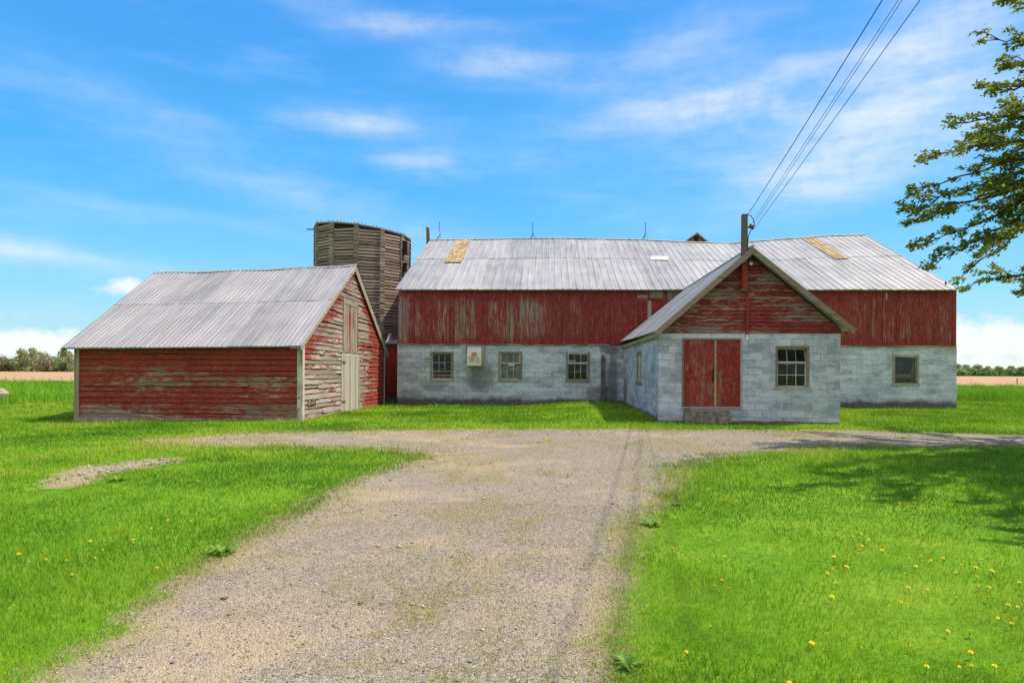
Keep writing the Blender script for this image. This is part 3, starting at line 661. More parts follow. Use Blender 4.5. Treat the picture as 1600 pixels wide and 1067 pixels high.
def ribbed(mb, A, B, Cc, D, n_ribs, rh=.022, rw=.25, rows=6, sheet=3, sag=None, seam=None, wavy=.004, lap=.012):
    """ribbed sheet roof. A,B eave ends, D,C ridge ends above A,B; sag(s) lowers the ridge"""
    A, B, Cc, D = map(Vector, (A, B, Cc, D)); nrm = (B-A).cross(D-A).normalized()
    if nrm.z < 0: nrm = -nrm
    ts = [i/rows for i in range(rows+1)]
    strips = [(0, 1, 0)] if seam is None else [(0, seam+.01, 0), (seam-.012, 1, lap)]
    for (t0, t1, lift) in strips:
        cols = []
        for k in range(n_ribs):
            for (q, e) in ((0, 0), (1-rw, 0), (1-rw*.72, rh), (1-rw*.28, rh)): cols.append(((k+q)/n_ribs, e, k))
        cols.append((1., 0, n_ribs-1)); n = len(cols); base = len(mb.v)
        jit = [random.gauss(0, wavy) for _ in range(n_ribs+1)]
        for j in range(rows+1):
            t = lerp(t0, t1, j/rows)
            for (s, e, k) in cols:
                p = A.lerp(B, s).lerp(D.lerp(Cc, s), t); 
                if sag: p = p+UP*sag(s)*t
                if t == t0: 
                    sh = k//sheet; p = p+(A.lerp(B, s)-D.lerp(Cc, s)).normalized()*(((sh*7919) % 13)/13*.035)
                mb.v.append(tuple(p+nrm*(e+lift+jit[k]*(1 if j < rows else .3))))
        rs = [random.random() for _ in range(n_ribs//sheet+2)]
        for j in range(rows):
            for i in range(n-1):
                a = base+j*n+i; mb.f.append((a, a+1, a+1+n, a+n)); mb.r.append(rs[cols[i][2]//sheet]); mb.m.append(0)
def slab(mb, A, B, Cc, D, th, off, sag=None, n=24, r=.5):
    """plain deck under a sheet roof"""
    A, B, Cc, D = map(Vector, (A, B, Cc, D)); nrm = (B-A).cross(D-A).normalized()
    if nrm.z < 0: nrm = -nrm
    for i in range(n):
        s0, s1 = i/n, (i+1)/n; P4 = []
        for s, t in ((s0, 0), (s1, 0), (s1, 1), (s0, 1)):
            p = A.lerp(B, s).lerp(D.lerp(Cc, s), t)
            if sag: p = p+UP*sag(s)*t
            P4.append(p)
        top = [p-nrm*off for p in P4]; bot = [p-nrm*(off+th) for p in P4]
        mb.face(top, r); mb.face(bot[::-1], r); mb.face([bot[0], bot[1], top[1], top[0]], r); mb.face([bot[2], bot[3], top[3], top[2]], r)
        if i == 0: mb.face([bot[3], bot[0], top[0], top[3]], r)
        if i == n-1: mb.face([bot[1], bot[2], top[2], top[1]], r)

def window(root, x0, x1, z0, z1, y, rows, cols, glass, rail=None, ax='x', tilt=0., label=None, fw=.065, sgn=1, rows_up=None, missing=()):
    """wooden window in an opening: frame > sash, pane. y = outer wall face, sgn = inward direction"""
    def pt(u, d, w): return (u, y+d*sgn, w) if ax == 'x' else (y+d*sgn, u, w)
    def bx(mb, u0, u1, d0, d1, w0, w1):
        P8 = [pt(u, d, w) for w in (w0, w1) for (u, d) in ((u0, d0), (u1, d0), (u1, d1), (u0, d1))]; mb.hexa(P8)
    f = MB()
    bx(f, x0-.02, x0+fw, -.018, .10, z0-.0, z1+.02); bx(f, x1-fw, x1+.02, -.018, .10, z0, z1+.02)
    bx(f, x0+fw, x1-fw, -.016, .10, z1-fw, z1+.018); bx(f, x0-.04, x1+.04, -.05, .10, z0-.035, z0+.045)
    fr = f.build('window', M_frame, root)
    if label: fr['label'] = label
    a, b, c, d = x0+fw+.001, x1-fw-.001, z0+.046, z1-fw-.001
    rail = lerp(c, d, .46 if rail is None else rail)
    def leaf(c_, d_, nr, depth, tl):
        s = MB(); st = .035
        off = lambda w: depth+tl*(w-c_)
        def bar(u0, u1, w0, w1, th=.03):
            s.hexa([pt(u0, off(w0), w0), pt(u1, off(w0), w0), pt(u1, off(w0)+th, w0), pt(u0, off(w0)+th, w0), pt(u0, off(w1), w1), pt(u1, off(w1), w1), pt(u1, off(w1)+th, w1), pt(u0, off(w1)+th, w1)])
        bar(a, a+st, c_, d_); bar(b-st, b, c_, d_); bar(a+st, b-st, c_, c_+st*1.2); bar(a+st, b-st, d_-st, d_)
        for i in range(1, cols): u = lerp(a+st, b-st, i/cols); bar(u-.009, u+.009, c_+st*1.2, d_-st, .022)
        for j in range(1, nr): w = lerp(c_+st*1.2, d_-st, j/nr); 
        for j in range(1, nr):
            w = lerp(c_+st*1.2, d_-st, j/nr)
            for i in range(cols): bar(lerp(a+st, b-st, i/cols)+(.009 if i else 0), lerp(a+st, b-st, (i+1)/cols)-(.009 if i < cols-1 else 0), w-.009, w+.009, .022)
        s.build('sash', M_sash, fr)
        g_ = MB(); e = .024
        g_.face([pt(a+.03, off(c_)+e, c_+.02), pt(b-.03, off(c_)+e, c_+.02), pt(b-.03, off(d_)+e, d_-.02), pt(a+.03, off(d_)+e, d_-.02)])
        g_.build('pane', glass, fr)
    if rows_up: leaf(c, rail-.001, rows, .055, 0.); leaf(rail+.001, d, rows_up, .02, tilt)
    else: leaf(c, d, rows, .04, 0.)
    return fr

# ================================================================== BARN
YB = 29.0; YE = 28.68
barn = empty('barn', 'long weathered red barn on pale block walls under a huge ribbed metal roof', 'barn', (5, YB, 0))
bl = onY(620.4, 631, YB).x; brx = onY(1494.5, 640, YB).x; zj = 2.60
def wx(px): return onY(px, 560, YB).x
def wz_(py, px): return onY(px, py, YB).z
wins = [(672.9, 708, 550.4, 594), (779.3, 815.3, 550, 595), (884.9, 920.8, 550.5, 595.2), (1395.5, 1435, 554, 601)]
holes = [(wx(a), wx(b), wz_(d, a), wz_(c, a)) for a, b, c, d in wins]
mb = MB(); holed_wall(mb, bl, brx, -.3, zj, YB, .22, holes); mb.build('block_wall', M_block_barn, barn)
YBK = 46.2
mb = MB(); mb.box((bl+.002, YBK-.22, -.3), (brx-.002, YBK, zj)); mb.build('rear_wall', M_block_barn, barn)
for xw in (bl, brx-.22):
    mb = MB(); mb.box((xw, YB+.222, -.3), (xw+.22, YBK-.222, zj-.002)); mb.build('side_wall', M_block_side, barn)
mb = MB(); mb.box((bl+.23, YB+.225, 2.48), (brx-.23, YBK-.225, 2.57)); mb.build('loft_floor', M_wood_dark, barn)
mb = MB(); mb.box((bl+.23, YB+.225, -.3), (brx-.23, YBK-.225, .04)); mb.build('floor_slab', M_conc_dark, barn)
# roof corners
El = onY(617.2, 452, YE); Er = onY(1500, 452.3, YE); Rl = onX(672, 375.3, El.x); Rr = onX(1350, 367, Er.x); Rr.y = Rl.y
def sag(s):
    ctrl = [(0, 0), (.3, .02), (.5, -.13), (.62, -.30), (.70, -.36), (.80, -.20), (.92, -.03), (1, 0)]
    for (a, b), (c, d) in zip(ctrl, ctrl[1:]):
        if a <= s <= c: return lerp(b, d, (s-a)/(c-a))
    return 0
El2 = Vector((El.x, 2*Rl.y-El.y, El.z)); Er2 = Vector((Er.x, 2*Rl.y-Er.y, Er.z))
mb = MB(); ribbed(mb, El, Er, Rr, Rl, 78, .020, .22, 8, 3, sag, .56)
ribbed(mb, El2, Er2, Rr, Rl, 78, .020, .22, 5, 3, sag)
slab(mb, El+Vector((.05, .03, 0)), Er+Vector((-.05, .03, 0)), Rr+Vector((-.05, 0, 0)), Rl+Vector((.05, 0, 0)), .03, .012, sag)
slab(mb, El2, Er2, Rr, Rl, .03, .012, sag)
roof = mb.build('roof', M_roof_barn, barn)
mb = MB(); n = 40
for i in range(n):
    p = Rl.lerp(Rr, i/n)+UP*(sag(i/n)+.045); q = Rl.lerp(Rr, (i+1)/n)+UP*(sag((i+1)/n)+.045)
    for sg in (-1, 1):
        d = Vector((0, sg*.22, -.085)); mb.face([p, q, q+d, p+d], .5)
mb.build('ridge_cap', M_roof_barn, roof)
# upper siding
gz = lambda y: lerp(El.z, Rl.z, 1-abs(y-Rl.y)/(Rl.y-El.y))-.06
mb = MB(); sl = onY(622.3, 500, YB-.03).x; sr = onY(1493.5, 500, YB-.03).x
ez = gz(YB)-.01
def sz(u): return lerp(El.z, Er.z, (u-bl)/(brx-bl))+.08
vboards(mb, (0, YB-.002, 0), (1, 0, 0), (0, -1, 0), sl, sr, lambda u: 2.575+.01*math.sin(u*3), sz, (.17, .30), gap=.011)
mb.build('upper_siding', M_barn_siding, barn)
mb = MB(); mb.box((sl+.02, YB+.002, 2.58), (sr-.02, YB+.03, min(El.z, Er.z)+.02)); mb.build('siding_backing', M_dark, barn)  # dark sheet added behind the boards so sky light cannot show through
for xw, nx in ((sl+.02, -1), (sr-.02, 1)):
    mb = MB(); vboards(mb, (xw, 0, 0), (0, 1, 0), (nx, 0, 0), YB, YBK, lambda u: 2.575, lambda y: gz(y)-.01, (.25, .35)); mb.build('gable_siding', M_barn_siding, barn)
mb = MB(); vboards(mb, (0, YBK, 0), (1, 0, 0), (0, 1, 0), sl, sr, lambda u: 2.575, lambda u: gz(YBK)+.03, (.6, .9)); mb.build('rear_siding', M_barn_siding, barn)
# drip board between siding and blocks, warped
mb = MB()
for a, b, za, zb in ((sl, -1.1, 2.585, 2.60), (-1.08, 2.55, 2.575, 2.60), (8.3, sr, 2.575, 2.575)):
    k = 8; mb = MB()
    for i in range(k):
        p = (lerp(a, b, i/k), YB-.045, lerp(za, zb, i/k)+.012*math.sin(i*2.1)); q = (lerp(a, b, (i+1)/k), YB-.045, lerp(za, zb, (i+1)/k)+.012*math.sin((i+1)*2.1)); mb.beam(p, q, .035, .04)
    mb.build('drip_board', M_wood_x, barn)
# old door trim and a patch of bare boards in the siding
mb = MB(); ys_ = YB-.045
for (a, b, py) in ((696, 730, 459), (875, 913, 459.5), (968, 1035, 467)):
    p = onY(a, py, ys_); q = onY(b, py, ys_); mb = MB(); mb.beam(p, q, .03, .07); mb.build('siding_batten', M_barn_trim, barn)
for px in (876, 953, 1137, 1402):
    p = onY(px, 460, ys_+.006); q = onY(px, 536, ys_+.006); mb = MB(); mb.beam(p, q, .03, .018, (1, 0, 0)); mb.build('siding_batten', M_barn_trim, barn)
mb = MB()
for (a, b, c, d) in ((996, 1012, 461, 469), (1015, 1036, 455, 466), (1042, 1068, 453, 470), (1012, 1018, 470, 500)):
    p = onY(a, d, ys_+.012); q = onY(b, c, ys_+.012); mb = MB(); mb.box((p.x, ys_+.003, p.z), (q.x, ys_+.02, q.z)); mb.build('bare_board_patch', M_wood_z, barn)
mb = MB(); p = onY(1384.6, 468, ys_); q = onY(1386.6, 458, ys_); mb.box((p.x, ys_+.008, p.z), (q.x, ys_+.014, q.z)); mb.build('bright_slit', M_wood_white, barn)  # pale strip stands in for the light of a slit in the siding
mb = MB(); p = onY(1491, 538, ys_); mb.box((sr-.14, YB-.05, 2.57), (sr+.01, YB-.03, ez)); mb.build('corner_board', M_barn_trim, barn)
# windows
specs = [(1, 2, M_glass, 'six pane window with a pale rail left of the vent hood'), (2, 1, M_glass_dusty, 'dusty grey window right of the vent hood'), (2, 1, M_glass, 'dark nine pane window nearest the milk house'), None]
WF = []
h = holes[0]; WF.append(window(barn, *h[:2], h[2], h[3], YB, 2, 3, M_glass, .30, rows_up=2, label='dark window with a reddish bottom row left of the vent hood'))
h = holes[1]; WF.append(window(barn, *h, YB, 2, 3, M_glass_dusty, .62, rows_up=1, label='dusty grey window right of the vent hood'))
h = holes[2]; WF.append(window(barn, *h, YB, 2, 3, M_glass, .64, rows_up=1, label='dark nine pane window nearest the milk house'))
h = holes[3]; WF.append(window(barn, *h, YB, 1, 1, M_glass_mid, label='single pane window with a loose board behind the glass'))
# things showing through the glass, and a board in place of a reflection
mb = MB(); h = holes[0]; mb.box((h[0]+.08, YB+.13, h[2]+.05), (h[1]-.08, YB+.16, h[2]+.26)); mb.build('inner_or_reflection_board', M_barn_trim, WF[0])  # red board stands in for the reddish reflection in the bottom panes
mb = MB(); h = holes[1]; mb.box((lerp(h[0], h[1], .42), YB+.012, lerp(h[2], h[3], .535)), (lerp(h[0], h[1], .68), YB+.03, lerp(h[2], h[3], .575))); mb.build('white_slat', M_bulb, WF[1])
mb = MB(); h = holes[2]; mb.box((h[0]+.1, YB+.10, lerp(h[2], h[3], .69)), (h[0]+.4, YB+.13, lerp(h[2], h[3], .73))); mb.build('white_slat', M_bulb, WF[2])
mb = MB(); h = holes[3]; mb.box((h[0]+.06, YB+.11, lerp(h[2], h[3], .22)), (h[1]-.06, YB+.14, lerp(h[2], h[3], .36))); mb.beam((h[1]-.2, YB+.12, h[2]+.06), (h[1]-.12, YB+.12, h[3]-.06), .04, .12, (1, 0, 0)); mb.build('inner_or_reflection_board', M_wood_x, WF[3])
# vent hood
v0 = onY(729.8, 571, YB-.3); v1 = onY(752.3, 542, YB-.3); zb, zt = v0.z, v1.z; hh = zt-zb
prof = [(0, zt+.03), (-.12, zt+.01), (-.26, zt-.06), (-.36, zt-.17), (-.41, zt-.32), (-.42, zb), (-.38, zb), (-.37, zt-.32), (-.32, zt-.18), (0, zt-.06)]
mb = MB(); 
prof2 = [(0, zt+.03), (-.14, zt+.005), (-.27, zt-.07), (-.36, zt-.2), (-.40, zb+.36), (-.42, zb), (0, zb+.06)]
mb.prism([(v0.x, YB+y, z) for y, z in prof2], (v1.x-v0.x, 0, 0))
for k in range(7): xx = lerp(v0.x, v1.x, (k+.5)/7); mb.beam((xx, YB-.43, zb-.02), (xx, YB-.415, zb+.2), .02, .012, (0, 1, 0))
vh = mb.build('vent_hood', M_vent, barn); vh['label'] = 'rust stained white metal vent hood'
mb = MB(); mb.box((v1.x+.005, YB-.26, zb+.05), (v1.x+.11, YB-.003, zt+.06)); mb.build('vent_side_board', M_wood_z, vh); mb = MB(); mb.box((v0.x-.06, YB-.10, zb+.02), (v0.x-.005, YB-.003, zt+.06)); mb.build('vent_side_board', M_wood_z, vh)
# concrete stub and pipe by the corner
a = onY(939, 618, YB-.1); b = onY(945.5, 558, YB-.1)
mb = MB(); mb.box((a.x, YB-.16, -.2), (b.x, YB-.004, b.z)); mb.box((a.x+.02, YB-.14, b.z), (b.x-.06, YB-.03, b.z+.09)); st_ = mb.build('concrete_stub', M_conc_dark, barn)
# coloured roof panels: real sheets lying on the ribs
sn = (Er-El).cross(Rl-El).normalized()
if sn.z < 0: sn = -sn
def on_slope(px, py):
    d = ray(px, py); t = (El-EYE).dot(sn)/d.dot(sn); return EYE+d*t
def panel(name, quad, mat, label, nr=3):
    q = [on_slope(*p) for p in quad]; mb = MB()
    def fit(p):
        s = (p.x-El.x)/(Er.x-El.x); t = (p.y-El.y)/(Rl.y-El.y); return Vector((p.x, p.y, lerp(lerp(El.z, Er.z, s), lerp(Rl.z, Rr.z, s), t)+sag(s)*t))
    q = [fit(p) for p in q]; off = .046
    ribbed(mb, *[p+sn*off for p in (q[0], q[1], q[2], q[3])], nr, .018, .22, 4, 9)
    o_ = mb.build(name, mat, roof); o_['label'] = label
panel('roof_panel', [(695, 411.5), (721, 411.5), (735.5, 376.8), (714, 376.8)], M_panel, 'yellowed fibreglass roof panel near the left end')
panel('roof_panel', [(1306, 407), (1327.5, 407), (1272, 375.5), (1252, 375)], M_panel, 'rust streaked roof panel near the right end')
panel('roof_patch', [(1016.5, 406.8), (1043.5, 406.8), (1043, 401), (1017, 401)], M_sheet, 'small white patch on the roof')
# lightning rods
for (pts) in ([(683.5, 376), (688, 366), (686, 356), (687, 347)], [(832.4, 375), (832.6, 362), (832.3, 348)], [(1006.5, 377), (1008.5, 362), (1008.3, 348)]):
    mb = MB(); q = [onY(*p, Rl.y) for p in pts]; mb.tube(q, .016, 6); b0 = q[0]
    for k in range(3): a = k*2.1; mb.tube([b0+Vector((.22*math.cos(a), .22*math.sin(a), -.03)), b0.lerp(q[1], .9)], .009, 5)
    mb.build('lightning_rod', M_iron, roof)
mb = MB(); a = onY(665.6, 380, Rl.y+.1); b = onY(671, 355.5, Rl.y+.1); w = (b.x-a.x); 
mb.hexa([(a.x+.03, a.y, a.z-.3), (b.x+.02, a.y, a.z-.3), (b.x+.02, a.y+.2, a.z-.3), (a.x+.03, a.y+.2, a.z-.3), (a.x, a.y, b.z+.03), (b.x-.03, a.y, b.z-.02), (b.x-.03, a.y+.2, b.z-.02), (a.x, a.y+.2, b.z+.03)]); mb.build('ridge_post', M_wood_dark, roof)
# hay hood / vent gable behind the ridge
yc = Rl.y+.35; ap = onY(1088.5, 364.6, yc); c0 = onY(1066, 380, yc); c1 = onY(1107.5, 380, yc)
mb = MB(); wl, wr_ = c0.x+.25, c1.x-.25
mb.prism([(wl, yc+.02, c0.z-.7), (wr_, yc+.02, c0.z-.7), (wr_, yc+.02, c0.z+.05), (ap.x, yc+.02, ap.z-.06), (wl, yc+.02, c0.z+.05)], (0, 1.7, 0)); cup = mb.build('cupola', M_wood_z, roof)
mb = MB()
for e in (c0, c1): mb.beam((ap.x, yc+.85, ap.z), (e.x, yc+.85, e.z-.02), 2.1, .05, (0, 0, 1))
mb.build('cupola_roof', M_roof_barn, cup)
mb = MB(); p = onY(1084.5, 378, yc); q = onY(1091.5, 369.5, yc); mb.box((p.x, yc-.004, p.z-.3), (q.x, yc+.012, q.z)); mb.build('vent_opening', M_dark, cup)

# ================================================================== MILK HOUSE (front wing)
YA = 19.8; YF = 19.42
mh = empty('milk_house', 'small gabled block milk house with red double doors projecting from the barn', 'milk house', (5.7, YA, 0))
ax0, ax1 = 3.16, 8.25; zt = 2.575
wq = lambda px, py: onY(px, py, YA)
dl, dr_, dt, db = wq(1066.8, 600).x, wq(1158, 600).x, wq(1100, 529.8).z, wq(1100, 635).z
w0, w1, wb, wt = wq(1211.5, 600).x, wq(1265, 600).x, wq(1238, 607.5).z, wq(1238, 540.5).z
lz = wq(1100, 529.6).z
mb = MB(); holed_wall(mb, ax0, ax1, -.3, zt, YA, .2, [(dl, dr_, db, dt), (w0, w1, wb, wt)]); mb.build('block_wall', M_block_annex, mh)
l0, l1, lb, lt = onX(995.5, 571, ax0).y, onX(1002.5, 571, ax0).y, onX(999, 599, ax0).z, onX(999, 549, ax0).z
l0, l1 = min(l0, l1), max(l0, l1)
mb = MB(); holed_wall(mb, YA+.202, YB-.003, -.3, zt, ax0, .2, [(l0, l1, lb, lt)], 'y'); mb.build('side_wall', M_block_annex_side, mh)
mb = MB(); holed_wall(mb, YA+.202, YB-.003, -.3, zt, ax1, -.2, [(22.4, 23.5, .85, 1.95)], 'y'); mb.build('side_wall', M_block_annex_side, mh)
mb = MB(); mb.box((ax0+.203, YA+.203, zt-.08), (ax1-.203, YB-.01, zt-.01)); mb.build('ceiling', M_wood_dark, mh)
mb = MB(); mb.box((ax0+.203, YA+.203, -.3), (ax1-.203, YB-.01, .14)); mb.build('floor_slab', M_conc_dark, mh)
window(mh, l0, l1, lb, lt, ax0, 2, 2, M_glass, ax='y', fw=.05, label='narrow looking window in the left side wall')
window(mh, 22.4, 23.5, .85, 1.95, ax1, 2, 3, M_glass, ax='y', sgn=-1, label='window in the right side wall')
window(mh, w0, w1, wb, wt, YA+.03, 2, 3, M_glass, .62, rows_up=1, tilt=.28, label='front window with its upper sash tipped inward')
mb = MB(); mb.box((wq(1045, 525).x, YA-.006, lz), (wq(1181, 525).x, YA+.15, zt-.003)); mb.build('lintel', M_lintel, mh)
# gable boards
apx = 5.80; ay = onY(1176, 389, YF)
eL = onY(1026, 519.5, YF); eR = onY(1333, 516.5, YF); apz = ay.z; apx = ay.x
slL = (apz-eL.z)/(apx-eL.x); slR = (apz-eR.z)/(eR.x-apx)
zroofL = lambda x: apz-(apx-x)*slL; zroofR = lambda x: apz-(x-apx)*slR
def glim(z):
    a = max(ax0-.03, apx-(apz-.10-z)/slL); b = min(ax1+.03, apx+(apz-.10-z)/slR); return (a, b)
mb = MB(); clap(mb, (0, YA+.01, 0), (1, 0, 0), (0, -1, 0), zt+.003, glim, .107, apz-.12, gapz=.010, proud=.032, wob=.004, rag=.004, blen=(1.0, 3.6))
gs = mb.build('gable_siding', M_annex_gable, mh)
mb = MB(); mb.prism([(ax0+.02, YA+.02, zt), (ax1-.02, YA+.02, zt), (apx, YA+.02, apz-.1)], (0, .06, 0)); mb.build('gable_sheathing', M_dark, mh)
# roof, dying against the barn wall
bk = YB-.03
aB = Vector((onY(1076, 451, bk).x, bk, 4.86)); bL = onY(968.5, 533.5, bk)
aF = Vector((apx, YF, apz)); fL = Vector((eL.x, YF, eL.z)); fR = Vector((eR.x, YF, eR.z)); aB.x = apx-.02
bL2 = Vector((fL.x-.02, bk, 2.70)); bR = Vector((fR.x, bk, fR.z))
mb = MB(); ribbed(mb, fL+UP*.05, bL2+UP*.05, aB+UP*.05, aF+UP*.05, 30, .016, .2, 6, 3); ribbed(mb, fR+UP*.05, bR+UP*.05, aB+UP*.05, aF+UP*.05, 30, .016, .2, 6, 3)
d_ = Vector((0, .03, 0)); slab(mb, fL+d_+UP*.05, bL2+UP*.05, aB+UP*.05, aF+d_+UP*.05, .04, .012, n=8); slab(mb, fR+d_+UP*.05, bR+UP*.05, aB+UP*.05, aF+d_+UP*.05, .04, .012, n=8)
aroof = mb.build('roof', M_roof_annex, mh)
mb = MB(); k = 24
for sg in (0, 1):
    pass
mb.tube([aF+UP*.065, aB+UP*.065], .045, 8); mb.build('ridge_cap', M_roof_annex, aroof)
mb = MB(); mb.beam(fL+Vector((-.02, -.02, -.03)), aF+Vector((.02, -.02, -.03)), .035, .15); mb.build('barge_board', M_rake_dark, aroof)
mb = MB(); mb.beam(fR+Vector((.04, -.02, -.03)), aF+Vector((-.02, -.024, -.03)), .035, .15); mb.build('barge_board', M_rake_dark, aroof)
mb = MB(); mb.box((fL.x+.02, YF+.02, fL.z-.12), (fL.x+.05, bk, fL.z+.0)); mb.build('eave_board', M_wood_y, aroof)
# doors
mb = MB(); mb.box((dl-.025, YA-.02, db-.02), (dl+.03, YA+.12, dt+.02)); mb.box((dr_-.03, YA-.02, db-.02), (dr_+.02, YA+.12, dt+.02)); mb.box((dl+.03, YA-.018, dt-.03), (dr_-.03, YA+.12, dt+.025))
a = wq(1115.8, 600).x; b = wq(1119.3, 600).x; mb.box((a, YA-.01, db), (b, YA+.11, dt-.03)); mb.build('door_frame', M_frame, mh)
for (a_, b_, yy, lab) in ((dl+.033, a-.004, .05, 'left red door with worn lower boards'), (b+.004, dr_-.033, .03, 'right red door')):
    mb = MB(); vboards(mb, (0, YA+yy, 0), (1, 0, 0), (0, -1, 0), a_, b_, lambda u: db+.015, lambda u: dt-.035, (.14, .2), .03, .012, .003)
    dd = mb.build('door', M_door_red, mh); dd['label'] = lab
    if yy == .05:
        mb = MB(); mb.box((b_-.05, YA-.012, lerp(db, dt, .36)), (b_-.012, YA+.015, lerp(db, dt, .46))); mb.beam((b_-.03, YA-.03, lerp(db, dt, .47)), (b_-.03, YA-.03, lerp(db, dt, .58)), .02, .02, (0, 1, 0)); mb.build('latch', M_dark, dd)
mb = MB(); mb.box((a+.005, YA-.022, db), (b-.005, YA-.011, lerp(db, dt, .38))); mb.build('yellow_batten', simple('raw_batten', (.42, .29, .13), .8), mh)
mb = MB(); mb.box((dl-.03, YA-.06, db-.055), (dr_+.02, YA+.12, db-.003)); mb.build('threshold', M_wood_x, mh)
mb = MB(); s0 = wq(1067, 650).x; s1 = wq(1139, 650).x
mb.hexa([(s0, YA-.30, -.1), (s1, YA-.30, -.1), (s1, YA-.004, -.1), (s0, YA-.004, -.1), (s0+.02, YA-.28, db-.125), (s1-.03, YA-.26, db-.145), (s1-.03, YA-.004, db-.11), (s0+.02, YA-.004, db-.11)]); mb.build('door_step', simple('dirty_step_concrete', (.20, .175, .155), .95, var=.5, sc=7), mh)
# lamp below the apex
p = onY(1173, 411, YA-.12); mb = MB(); mb.tube([(p.x, YA-.0, p.z+.12), (p.x, YA-.11, p.z+.14), (p.x, YA-.13, p.z+.06)], .018, 8); mb.tube([(p.x, YA-.13, p.z+.09), (p.x, YA-.13, p.z+.03)], [.03, .035], 10); lm = mb.build('lamp', M_copper, mh)
mb = MB(); mb.tube([(p.x, YA-.13, p.z+.03), (p.x, YA-.13, p.z+.0), (p.x, YA-.13, p.z-.04), (p.x, YA-.13, p.z-.075)], [.03, .055, .06, .02], 12); mb.build('lamp_bulb', M_bulb, lm, True)
# conduit down the gable
a = onY(1167.8, 452, YA-.05); b = onY(1167.8, 525, YA-.05)
mb = MB(); mb.box((a.x-.035, YA-.075, b.z+.03), (a.x+.035, YA-.02, a.z)); cd = mb.build('conduit_cover', M_barn_trim, mh)
mb = MB(); mb.tube([(a.x, YA-.05, b.z+.04), (a.x, YA-.05, b.z-.06)], .03, 8); mb.tube([(a.x, YA-.05, b.z-.06), (a.x, YA-.05, b.z-.12)], [.035, .03], 8); mb.build('pipe_end', M_bulb, cd)

# ================================================================== service post and wires
post = empty('utility_post', 'dark wooden service post rising through the gable of the milk house', 'utility post', (5.6, YA-.15, 2))
pa = onY(1158.4, 400, YA-.15); pb = onY(1167.4, 335.5, YA-.15); pz0 = onY(1163, 452, YA-.15).z; px0, px1 = pa.x, pb.x
mb = MB(); mb.hexa([(px0, YA-.24, pz0+.75), (px1, YA-.24, pz0+.75), (px1, YA-.09, pz0+.75), (px0, YA-.09, pz0+.75), (px0+.005, YA-.24, pb.z), (px1-.005, YA-.24, pb.z), (px1-.005, YA-.09, pb.z-.015), (px0+.005, YA-.09, pb.z)]); mb.build('post', M_wood_dark, post)
mb = MB(); mb.box((px0, YA-.24, pz0), (px1, YA-.09, pz0+.748)); rp = mb.build('post_foot', M_barn_trim, post); rp['label'] = 'red painted lower end of the post'
mb = MB(); mb.box((px0-.03, YA-.25, pz0-.06), (px1-.02, YA-.08, pz0)); mb.build('foot_block', M_wood_dark, rp)
att = []
for (qx, qy) in ((1172.5, 353.5), (1176, 355)):
    p = onY(qx, qy, YA-.2); mb = MB(); mb.tube([(px1, YA-.17, p.z-.01), (p.x, YA-.2, p.z-.01)], .012, 6); ins = mb.build('bracket', M_iron, post)
    mb = MB(); mb.tube([(p.x, YA-.2, p.z-.07), (p.x, YA-.2, p.z-.03), (p.x, YA-.2, p.z), (p.x, YA-.2, p.z+.05)], [.025, .045, .03, .035], 10); mb.build('insulator', M_porc, ins); att.append(p)
mb = MB(); q0 = onY(1177, 339, YA-.2)
mb.tube([onY(*p, YA-.2) for p in ((1168, 336), (1173, 337), (1177, 343), (1179, 352), (1176, 357), (1172, 362), (1169, 372), (1168, 395))], .012, 6); mb.build('service_loop', M_rubber, post)
def wire(name, p0, ptop, depth, rad, mat, label, ncurve=40, twist=False, sagk=.25, back=-14.):
    p0 = Vector(p0); q = atD(ptop[0], ptop[1], depth); dirv = q-p0; pe = p0+dirv*((p0.y-back)/(p0.y-q.y))
    tq = (p0.y-q.y)/(p0.y-back); cs = sagk*4*tq*(1-tq)
    pe = pe+UP*(cs/tq)
    pts = []
    for i in range(ncurve+1):
        t = i/ncurve; p = p0.lerp(pe, t)-UP*sagk*4*t*(1-t); pts.append(p)
    mb = MB()
    if twist:
        for ph in (0, 2.1, 4.2):
            tp = []
            for i in range(ncurve*8+1):
                t = i/(ncurve*8); p = p0.lerp(pe, t)-UP*sagk*4*t*(1-t); a_ = ph+t*2*math.pi*70; tp.append(p+Vector((math.cos(a_), 0, math.sin(a_)))*rad*1.0)
            mb.tube(tp, rad*.8, 5)
    else: mb.tube(pts, rad, 6)
    o_ = mb.build(name, mat, None); tag(o_, label, 'wire', 'overhead wires to the service post')
wire('overhead_wire', onY(1168.5, 336, YA-.18), (1379, 0), 10., .0052, M_rubber, 'thick twisted black cable leaving the top of the post, highest of the four', twist=True, sagk=.35)
wire('overhead_wire', onY(1172.5, 352, YA-.2), (1404, 0), 10., .0048, M_copper, 'thin grey wire just below the thick twisted cable', sagk=.22)
wire('overhead_wire', onY(1176, 353, YA-.2), (1410, 0), 10., .0048, M_copper, 'thin grey wire between two others, third down from the twisted cable', sagk=.22)
wire('overhead_wire', onY(1178, 358, YA-.2), (1438, 0), 10., .0062, M_rubber, 'dark wire nearest the tree, lowest of the four', sagk=.20)

